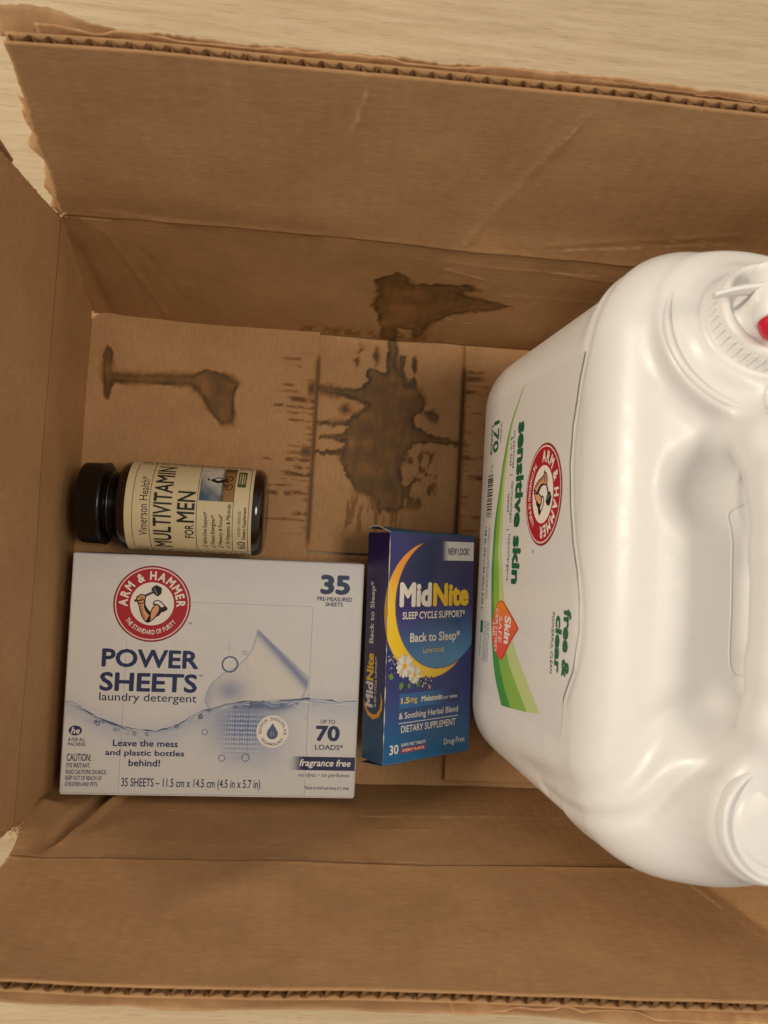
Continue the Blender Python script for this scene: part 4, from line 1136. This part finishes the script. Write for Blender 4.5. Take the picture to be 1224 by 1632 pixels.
# ------------------------------------------------------------------ white detergent jug (implicit surface, then meshed)
X0 = 0.305; YC = 0.147
CAPN = np.array([0, math.sin(math.radians(17)), math.cos(math.radians(17))])
CAPP = np.array([X0, 0.2350, 0.1900])
def smin(a, b, k):
    h = np.clip(0.5 + 0.5 * (b - a) / k, 0, 1)
    return b * (1 - h) + a * h - k * h * (1 - h)
def smax(a, b, k):
    return -smin(-a, -b, k)
def capsule(p, a, b, r):
    ab = b - a
    t = np.clip(((p - a) @ ab) / (ab @ ab), 0, 1)
    return np.linalg.norm(p - a - t[:, None] * ab, axis=1) - r
CREASES = [
    (0.0032, 0.0062, [(0.2500, 0.0385, 0.075), (0.2503, 0.0416, 0.1024), (0.2521, 0.0446, 0.1299), (0.2525, 0.0502, 0.1598), (0.2578, 0.0531, 0.1739), (0.2627, 0.0569, 0.1808), (0.266, 0.0636, 0.1862), (0.2687, 0.0715, 0.1887), (0.2735, 0.0806, 0.1901), (0.2815, 0.0872, 0.1902), (0.2916, 0.091, 0.1896)]),
    (0.0024, 0.0034, [(0.2545, 0.0350, 0.115), (0.2564, 0.0394, 0.1496), (0.2593, 0.044, 0.171), (0.2667, 0.0466, 0.1822), (0.272, 0.0505, 0.1889), (0.2764, 0.0586, 0.1947), (0.281, 0.0656, 0.1998), (0.287, 0.0717, 0.2063)]),
    (0.0013, 0.0026, [(0.2900, 0.2710, 0.1640), (0.2700, 0.2660, 0.1660), (0.2590, 0.2590, 0.1670), (0.2533, 0.2502, 0.1671), (0.2498, 0.2349, 0.164), (0.2488, 0.2219, 0.1581), (0.2484, 0.2013, 0.1522), (0.2483, 0.1851, 0.1508), (0.2485, 0.1669, 0.1534), (0.2488, 0.1508, 0.1581), (0.2497, 0.1387, 0.1638), (0.2505, 0.1286, 0.1664), (0.2508, 0.1151, 0.1673), (0.2498, 0.0976, 0.164), (0.2486, 0.0858, 0.1556)]),
]
_cl = []
def crease_lines():
    if not _cl:
        for dp, wd, line in CREASES:
            c = spline(line, 5)
            for _ in range(8):          # lay the crease exactly on the plain body
                e = 1e-4
                g_ = np.stack([(jug_base(c + np.eye(3)[k] * e) - jug_base(c - np.eye(3)[k] * e)) / (2 * e) for k in range(3)], 1)
                c = c - 0.8 * jug_base(c)[:, None] * g_
            for _ in range(3):
                c[1:-1] = 0.25 * c[:-2] + 0.5 * c[1:-1] + 0.25 * c[2:]
            _cl.append(c)
    return _cl
def jug(P):
    d = jug_base(P)
    near = np.abs(d) < 0.005
    if near.any():
        q = P[near].copy(); q[:, 0] = X0 - np.abs(q[:, 0] - X0)
        add = np.zeros(len(q))
        for (dp, wd, line), ln in zip(CREASES, crease_lines()):
            lo_ = ln.min(0) - 3 * wd; hi_ = ln.max(0) + 3 * wd
            box_ = ((q > lo_) & (q < hi_)).all(1)
            if not box_.any():
                continue
            qq = q[box_]
            dist = np.full(len(qq), 9.0)
            for p0, p1 in zip(ln[:-1], ln[1:]):
                dist = np.minimum(dist, capsule(qq, p0, p1, 0.0))
            run = smooth01((qq[:, 2] - 0.07) / 0.05)
            add[box_] += dp * run * np.exp(-(dist / wd) ** 2)
        d = d.copy(); d[near] += add
    return d
def jug_base(P):
    x, y, z = P[:, 0], P[:, 1], P[:, 2]
    a = x - X0; ya = y - YC
    h = 0.0645 - 0.06 * (np.clip(z, 0.0, 0.30) - 0.02)
    # the pouring-hand end is stepped in below a curling crease
    ys = 0.020 + 0.20 * np.clip(z, 0, 0.19) + 0.8 * np.clip(0.045 - np.abs(a), 0, 0.045) * smooth01((z - 0.14) / 0.04)
    step = 0.0 * ys
    rr = 0.038
    qx = np.abs(a) - (h - rr); qy = np.abs(ya) - (0.127 - 0.005 * (ya > 0) * (1 - smooth01((z - 0.150) / 0.018)) - rr)
    plan = np.hypot(np.maximum(qx, 0), np.maximum(qy, 0)) + np.minimum(np.maximum(qx, qy), 0) - rr + step
    zt = 0.1862 + 0.0045 * (1 - (a / 0.05) ** 2) - step
    rt_ = np.where(z > 0.1, 0.0225, 0.012)
    vz = np.where(z > 0.1, z - zt, -z)
    wx = plan + rt_; wz = vz + rt_
    d = np.hypot(np.maximum(wx, 0), np.maximum(wz, 0)) + np.minimum(np.maximum(wx, wz), 0) - rt_
    # thumb hollow at one root of the handle, gentle flattening along it
    am = np.abs(a)
    q = np.stack([(am - 0.013) / 0.0205, (y - 0.1745) / 0.0175, (z - 0.1995) / 0.0175], 1)
    e = (np.linalg.norm(q, axis=1) - 1) * 0.0175
    d = smax(d, -e, 0.008)
    # raised pedestal that carries a round boss
    rad = np.hypot(a - 0.002, y - 0.056)
    ped = smax(rad - (0.0225 + 0.24 * np.clip(0.218 - z, 0, 0.2)), z - 0.2175, 0.007)
    ped = smax(ped, 0.15 - z, 0.004)
    d = smin(d, ped * 0.95, 0.020)
    # collar for the tap cap
    v = P - CAPP
    hn = v @ CAPN
    rc = np.linalg.norm(v - hn[:, None] * CAPN, axis=1)
    col_ = smax(rc - 0.0375, np.abs(hn + 0.012) - 0.0150, 0.0035)
    d = smin(d, col_, 0.006)
    cone = smax(rc - (0.0300 - 0.55 * np.clip(hn - 0.002, 0, 0.02)), hn - 0.008, 0.003)
    d = smin(d, smax(cone, -hn - 0.02, 0.003), 0.004)
    # handle
    pts = [np.array([X0, yy, zz]) for yy, zz in ((0.208, 0.180), (0.190, 0.206), (0.172, 0.2170), (0.150, 0.2200), (0.110, 0.2200), (0.090, 0.2170), (0.066, 0.204))]
    hd = None
    for p0, p1 in zip(pts[:-1], pts[1:]):
        c = capsule(P, p0, p1, 0.0118)
        hd = c if hd is None else smin(hd, c, 0.004)
    d = smin(d, hd, 0.008)
    return d
def surface_nets(f, lo, hi, h):
    n = [int(round((b - a) / h)) + 1 for a, b in zip(lo, hi)]
    gx, gy, gz = [lo[i] + h * np.arange(n[i]) for i in range(3)]
    val = np.empty(n)
    for i in range(n[0]):
        Yg, Zg = np.meshgrid(gy, gz, indexing='ij')
        val[i] = f(np.stack([np.full(Yg.size, gx[i]), Yg.ravel(), Zg.ravel()], 1)).reshape(n[1], n[2])
    neg = val < 0
    c = np.zeros([k - 1 for k in n], int)
    for dx in (0, 1):
        for dy in (0, 1):
            for dz in (0, 1):
                c += neg[dx:n[0] - 1 + dx, dy:n[1] - 1 + dy, dz:n[2] - 1 + dz]
    act = (c > 0) & (c < 8)
    idx = -np.ones(act.shape, int); idx[act] = np.arange(act.sum())
    I = np.argwhere(act)
    V = np.array(lo)[None, :] + h * (I + 0.5)
    quads = []
    for ax in range(3):
        sl0 = [slice(1, -1)] * 3; sl1 = [slice(1, -1)] * 3
        sl0[ax] = slice(0, -1); sl1[ax] = slice(1, None)
        a0 = neg[tuple(sl0)]; a1 = neg[tuple(sl1)]
        E = np.argwhere(a0 != a1)
        flip = a0[tuple(E.T)]
        base = E.copy()
        for k in range(3):
            if k != ax:
                base[:, k] += 1
        o1, o2 = [k for k in range(3) if k != ax]
        def cell(d1, d2):
            q = base.copy(); q[:, o1] -= d1; q[:, o2] -= d2
            return idx[q[:, 0], q[:, 1], q[:, 2]]
        q = np.stack([cell(0, 0), cell(1, 0), cell(1, 1), cell(0, 1)], 1)
        if ax == 1:
            flip = ~flip
        q[~flip] = q[~flip][:, ::-1]
        quads.append(q[(q >= 0).all(1)])
    for _ in range(4):
        d = f(V); e = 1e-4
        g_ = np.stack([(f(V + np.eye(3)[k] * e) - f(V - np.eye(3)[k] * e)) / (2 * e) for k in range(3)], 1)
        V = V - np.clip(d / np.maximum((g_ ** 2).sum(1), 0.2), -h, h)[:, None] * g_
    return V, np.concatenate(quads)
jugo = empty('detergent_jug', (X0, YC, 0.0005), 'large white plastic laundry detergent jug with green and red label, tap cap and red button', 'jug')
JV, JF = surface_nets(jug, (0.232, 0.006, -0.006), (0.380, 0.288, 0.240), 0.0014)
jb = mesh_obj('jug_body', JV + np.array([0, 0, 0.0006]), JF, M['jug'], jugo, True)

def mp_l(u, v, off):      # label: u = minus Y, v = Z
    u = np.asarray(u); v = np.asarray(v)
    ov = np.clip(v - 0.1605, 0, 0.02)
    return np.stack([X0 - 0.0645 + 0.06 * (v - 0.02) - 0.00010 - off + 0.0225 - np.sqrt(0.0225 ** 2 - ov ** 2), -u, v + 0.0006], 1)
def film(U, V2):
    c = np.ones((len(U), 1)) * lin((226, 222, 214))[None, :]
    return c
# label film with a shaped outline
def label_sheet():
    ys = np.linspace(0.0665, 0.232, 120)
    lc = np.array(CREASES[2][2])[::-1]
    top = np.interp(ys, lc[:, 1], lc[:, 2] - 0.0012) - 0.05 * np.clip(0.076 - ys, 0, 1) ** 1.0 - 12.0 * np.clip(0.080 - ys, 0, 1) ** 2
    bt = 0.016 + 0.0 * ys
    m = 60; V = []
    for j in range(m):
        t = j / (m - 1)
        V.append(mp_l(-ys, bt + (top - bt) * t, 0.00004 * math.sin(t * 9)))
    V = np.stack(V, 1).reshape(-1, 3)
    return mesh_obj('label', V, grid_faces(120, m), M['print_film'], jugo, True, cols=np.ones((len(V), 1)) * lin((226, 224, 220))[None, :])
jl = label_sheet()
def strip_poly(edge_a, edge_b, mat, name, lay):
    a = spline(edge_a, 6); b = spline(edge_b, 6)
    n = 60
    def rs(c):
        s = np.concatenate([[0], np.cumsum(np.linalg.norm(np.diff(c, axis=0), axis=1))]); t = np.linspace(0, s[-1], n)
        return np.stack([np.interp(t, s, c[:, 0]), np.interp(t, s, c[:, 1])], 1)
    a = rs(a); b = rs(b)
    V = np.concatenate([a, b]) * 0.001
    F = [[i, i + 1, n + i + 1, n + i] for i in range(n - 1)]
    return mesh_obj(name, mp_l(-V[:, 0], V[:, 1], lay * LAY), F, M[mat], jl)
E0 = [(233.6, 84.1), (224.4, 72.4), (213.4, 61.3), (195.4, 51.9), (178.5, 46.6), (161.3, 41.1), (140.3, 39.6), (133.3, 39.9), (114.5, 42.5), (96.3, 46.8), (79.1, 55.1), (64.9, 69.8)]
E1 = [(233.6, 84.2), (224.3, 73.0), (213.2, 62.6), (195.2, 54.0), (179, 49.4), (161.2, 45.4), (140.4, 44.4), (133.5, 44.8), (115.0, 47.9), (91.7, 58.3), (78, 70), (66.6, 84.8)]
E2 = [(233.6, 84.3), (224.2, 73.6), (213.0, 63.8), (195.0, 56.6), (180, 53.0), (161.0, 51.4), (146.1, 50.6), (133.9, 54.3), (115.8, 58.7), (91.2, 76.2), (80, 92), (69.8, 110.3)]
E3 = [(233.6, 84.4), (224.1, 74.3), (212.9, 64.9), (194.7, 58.8), (181.4, 55.8), (160.9, 56.2), (146.1, 56.6), (134.1, 60.4), (120.0, 65.8), (99.2, 84.3), (86, 104), (72.7, 127.6)]
strip_poly(E0, E1, 'green_1', 'green_swoosh', 1)
strip_poly(E1, E2, 'green_2', 'green_swoosh', 1)
strip_poly(E2, E3, 'green_3', 'green_swoosh', 1)
def LT(s, y0, y1, z0, z1, m='green_dk', n='caption_lettering', bo=0.012, ly=2, sh=0.0):
    return text(mp_l, s, -y0, -y1, z0, z1, m, jl, n, bo, sh, ly)
LT('sensitive skin', 214.0, 129.2, 76.2, 89.4, n='title_lettering', bo=0.045)
LT('free &', 122.6, 93.6, 151.2, 159.6, n='title_lettering', bo=0.045)
LT('clear', 119.0, 94.2, 142.4, 149.8, n='title_lettering', bo=0.045)
LT('POWERFUL CLEAN', 119.8, 92.9, 137.6, 140.6, bo=0.006)
LT('no perfumes', 210.4, 190.4, 67.6, 72.4, 'grey_text', bo=0.0)
LT('& no dyes', 208.0, 192.0, 63.4, 67.8, 'grey_text', bo=0.0)
LT('|', 187.2, 186.8, 64.6, 70.4, 'grey_text', bo=0.0)
LT('dermatologist', 183.6, 161.3, 67.8, 72.6, 'grey_text', bo=0.0)
LT('tested', 177.4, 167.1, 63.4, 67.4, 'grey_text', bo=0.0)
LT('|', 157.8, 157.4, 63.2, 69.0, 'grey_text', bo=0.0)
LT('hypoallergenic', 155.1, 130.3, 66.8, 72.0, 'grey_text', bo=0.0)
LT('170', 221.0, 202.6, 30.6, 41.4, n='count_lettering', bo=0.03)
LT('LOADS', 219.4, 202.0, 25.6, 29.4, bo=0.02)
LT('DETERGENT', 218.8, 206.8, 43.4, 46.6, 'grey_text', bo=0.0)
arm_logo(mp_l, -173.6, 118.4, 24.4, jl, 2)
LT('TM', 147.4, 145.6, 107.0, 108.6, 'black_ink')
dr = [(107.4, 92.1), (100.5, 82.0), (94, 74.2), (89.4, 68.4), (88.2, 63.6), (90.4, 56.0), (95.5, 49.6), (102.5, 46.8), (110.0, 48.6), (116.4, 53.4), (119.2, 59.6), (119.0, 65.0), (115.8, 73.4), (111.4, 84)]
dr = [(-a, b) for a, b in dr]
cen = np.mean(dr, 0)
poly(mp_l, [tuple(q) for q in spline(dr + [dr[0]], 4)[:-1]], 'drop_d', jl, 'orange_drop', 3)
def drop_art():
    q = (spline(dr + [dr[0]], 4)[:-1] - cen) * 0.945 + cen
    n = len(q); V = np.concatenate([[cen], q])
    c = np.stack([lin((244, 150, 44)) * t + lin((236, 84, 52)) * (1 - t) for t in smooth01((-V[:, 0] - 100) / 22)])
    V = V * 0.001
    mesh_obj('orange_drop_face', mp_l(V[:, 0], V[:, 1], 4 * LAY), [[0, 1 + i, 1 + (i + 1) % n] for i in range(n)], M['print_film'], jl, cols=c)
drop_art()
LT('Skin', 112.2, 97.6, 69.6, 80.2, 'white_ink', bo=0.04, ly=5)
LT('SAFE', 111.0, 97.0, 59.6, 65.4, 'white_ink', bo=0.0, ly=5)
LT('CERTIFIED', 114.6, 91.4, 53.6, 57.6, 'white_ink', bo=0.008, ly=5)
LT('100', 106.4, 99.2, 48.6, 52.6, 'white_ink', bo=0.008, ly=5)
bx = -190.2; rbr = random.Random(3)
bars = []
while bx < -165.4:
    wd = rbr.choice([0.25, 0.4, 0.4, 0.7, 0.9])
    bars.append((np.array([(bx, 23.6), (bx + wd, 23.6), (bx + wd, 34.0), (bx, 34.0)]) * 0.001, [[0, 1, 2, 3]]))
    bx += wd + rbr.choice([0.3, 0.4, 0.6, 0.8])
V, F = merge(bars)
mesh_obj('barcode', mp_l(V[:, 0], V[:, 1], 2 * LAY), F, M['black_ink'], jl)
LT('178 FL OZ (1.33 GAL) 5.03 L', 159.6, 111.2, 21.0, 26.0, 'grey_text', bo=0.014)
def fine_print(y0, y1, z, hgt, seed, wid=0.0):
    r2 = random.Random(seed); y = y0
    bl = []
    while y > y1:
        l = r2.uniform(0.8, 3.0)
        k = y
        while k > max(y - l, y1):
            hh = hgt * r2.choice([0.6, 0.6, 0.65, 0.95])
            bl.append((np.array([(-k, z), (-(k - 0.28), z), (-(k - 0.28), z + hh), (-k, z + hh)]) * 0.001, [[0, 1, 2, 3]]))
            k -= 0.5
        y -= l + 0.7
    V, F = merge(bl)
    mesh_obj('fine_print', mp_l(V[:, 0], V[:, 1], 2 * LAY), F, M['grey_text'], jl)
for i, z in enumerate((29.6, 32.2)):
    fine_print(159.4, 118, z, 1.8, 40 + i)
for i, z in enumerate((30.0, 33.0, 36.0, 39.0)):
    fine_print(105.6, 83, z, 2.0, 50 + i)
fine_print(96.4, 85, 23.0, 2.4, 60)
poly(mp_l, [(-105.2, 23), (-98.2, 23), (-98.2, 27.6), (-105.2, 27.6)], 'green_dk', jl, 'maker_mark', 2)
fine_print(196, 191, 28, 2, 61); fine_print(196, 191, 31, 2, 62)

# mould seam: raised line along the middle of the jug
def on_surface(xs, ys, z0):
    zz = np.full(len(xs), z0)
    for _ in range(60):
        zz = zz - jug(np.stack([xs, ys, zz], 1)) * 0.8
    return zz
def seam(xy, r, z0=0.24):
    P = spline(xy, 12)
    z = []
    zz = on_surface(P[:, 0], P[:, 1], z0)
    edge_wire(np.stack([P[:, 0], P[:, 1], zz + 0.0007], 1), r, 'mould_seam', 'jug', jugo)
seam([(X0 + 0.003, 0.170), (X0 - 0.0035, 0.1655), (X0 - 0.0045, 0.158), (X0 - 0.0040, 0.13), (X0 - 0.0035, 0.106), (X0 + 0.002, 0.1025)], 0.00035, 0.199)
seam([(X0 - 0.001, 0.2125), (X0 - 0.0025, 0.205), (X0 - 0.003, 0.203)], 0.0004)
seam([(X0 - 0.004, 0.2015), (X0 - 0.0045, 0.196), (X0 - 0.004, 0.191), (X0 + 0.001, 0.189), (X0 + 0.008, 0.1885)], 0.00035)

# tap cap
bx_ = np.array([1.0, 0, 0]); by_ = np.cross(CAPN, bx_)
CO = CAPP + CAPN * 0.0085
def cp(u, v, hgt):
    return CO + bx_ * u + by_ * v + CAPN * hgt
def lathe_cap(prof, n=72):
    V = []
    for r, h_ in prof:
        for j in range(n):
            t = 2 * math.pi * j / n
            V.append(cp(r * math.cos(t), r * math.sin(t), h_))
    m = len(prof)
    F = [[i * n + j, i * n + (j + 1) % n, (i + 1) * n + (j + 1) % n, (i + 1) * n + j] for i in range(m - 1) for j in range(n)]
    F.append(list(range(n))); F.append(list(range((m - 1) * n, m * n)))
    return np.array(V), F
V, F = lathe_cap([(0.0332, -0.0105), (0.0335, -0.0046), (0.0343, -0.0036), (0.0354, -0.0036), (0.0363, -0.0048), (0.0368, -0.0105)])
mesh_obj('collar_ring', V, F[:-2], M['jug'], jugo, True)
V, F = lathe_cap([(0.010, -0.004), (0.0236, -0.004), (0.0243, -0.0030), (0.0246, -0.0014), (0.0240, 0.0002), (0.0226, 0.0010), (0.0218, 0.0014), (0.0212, 0.0090), (0.0206, 0.0108), (0.0190, 0.0116), (0.0178, 0.0112), (0.0170, 0.0104), (0.0080, 0.0104), (0.0020, 0.0104)])
tap = mesh_obj('tap_cap', V, F, M['jugcap'], jugo, True)
rib_me = None
for j in range(44):
    t = 2 * math.pi * j / 44
    if rib_me is None:
        rv, rf2 = box_mesh(0.0205, 0.02195, -0.00028, 0.00028, 0.0016, 0.0086, 0.0002)
        rib_me = bpy.data.meshes.new('grip_rib'); rib_me.from_pydata(rv, [], rf2); rib_me.materials.append(M['jugcap'])
    ro = bpy.data.objects.new('grip_rib', rib_me)
    COL.objects.link(ro)
    mx_ = Matrix((bx_, by_, CAPN)).transposed().to_4x4(); mx_.translation = Vector(CO)
    ro.parent = tap
    ro.matrix_world = mx_ @ Matrix.Rotation(t, 4, 'Z')
SX, SY = -0.0070, -0.0070
def tube_cap(path, rad, name, mat, parent, k=20):
    P = np.array([cp(p[0] + SX, p[1] + SY, p[2]) for p in path]); n = len(P)
    T = np.gradient(P, axis=0); T /= np.linalg.norm(T, axis=1)[:, None]
    a = np.cross(T, np.array([0.3, 0.5, -0.7])); a /= np.linalg.norm(a, axis=1)[:, None]; b = np.cross(T, a)
    V = [P[i] + rad[i] * (a[i] * math.cos(2 * math.pi * j / k) + b[i] * math.sin(2 * math.pi * j / k)) for i in range(n) for j in range(k)]
    F = [[i * k + j, i * k + (j + 1) % k, (i + 1) * k + (j + 1) % k, (i + 1) * k + j] for i in range(n - 1) for j in range(k)]
    F += [list(range(k)), list(range((n - 1) * k, n * k))]
    return mesh_obj(name, np.array(V), F, M[mat], parent, True)
# round boss at the other end
def lathe_z(c, prof, n=72):
    V = [(c[0] + r * math.cos(2 * math.pi * j / n), c[1] + r * math.sin(2 * math.pi * j / n), c[2] + h_) for r, h_ in prof for j in range(n)]
    m = len(prof)
    F = [[i * n + j, i * n + (j + 1) % n, (i + 1) * n + (j + 1) % n, (i + 1) * n + j] for i in range(m - 1) for j in range(n)]
    F.append(list(range((m - 1) * n, m * n)))
    return np.array(V), F
V, F = lathe_z((X0 + 0.002, 0.056, 0.2185), [(0.0222, -0.0030), (0.0215, 0.0004), (0.0206, 0.0014), (0.0198, 0.0012), (0.0193, 0.0000), (0.0188, -0.0006), (0.0164, -0.0006), (0.0158, 0.0000), (0.0152, 0.0008), (0.0140, 0.0012), (0.006, 0.0013)])
mesh_obj('round_boss', V, F, M['jug'], jugo, True)
# tap housing: stub on the cap, a short barrel pointing down the jug with a red push button, and two finger wings
tube_cap([(0, 0.004, 0.010), (0, 0.004, 0.0125), (0, 0.004, 0.016), (0, 0.004, 0.022)], [0.0105, 0.0085, 0.0075, 0.0075], 'tap_stem', 'jugcap', tap)
tube_cap([(0, 0.016, 0.019), (0, 0.013, 0.0196), (0, 0.004, 0.020), (0, -0.0045, 0.020), (0, -0.0052, 0.020)], [0.0060, 0.0068, 0.0070, 0.0076, 0.0068], 'tap_barrel', 'jugcap', tap, 28)
tube_cap([(0, -0.0050, 0.020), (0, -0.0074, 0.020), (0, -0.0096, 0.020), (0, -0.0112, 0.020), (0, -0.0120, 0.020), (0, -0.0122, 0.020)], [0.0064, 0.0063, 0.0056, 0.0040, 0.0018, 0.0003], 'push_button', 'red_plastic', tap, 28)
wu = np.linspace(-1, 1, 41); wt = np.linspace(0, 1, 5)
WV = []
for s in wu:
    for t in wt:
        u = s * 0.0220
        fwd = 0.0018 - 0.0040 * abs(s) ** 1.6
        WV.append(cp(u + SX, fwd + 0.0060 + SY, 0.0225 + 0.0016 - 0.003 * abs(s) ** 2 - t * (0.0075 - 0.0050 * abs(s))))
wing = mesh_obj('finger_wing', np.array(WV), grid_faces(41, 5), M['jugcap'], tap, True)
md = wing.modifiers.new('wall', 'SOLIDIFY'); md.thickness = 0.0016; md.offset = 0
adopt(jugo)
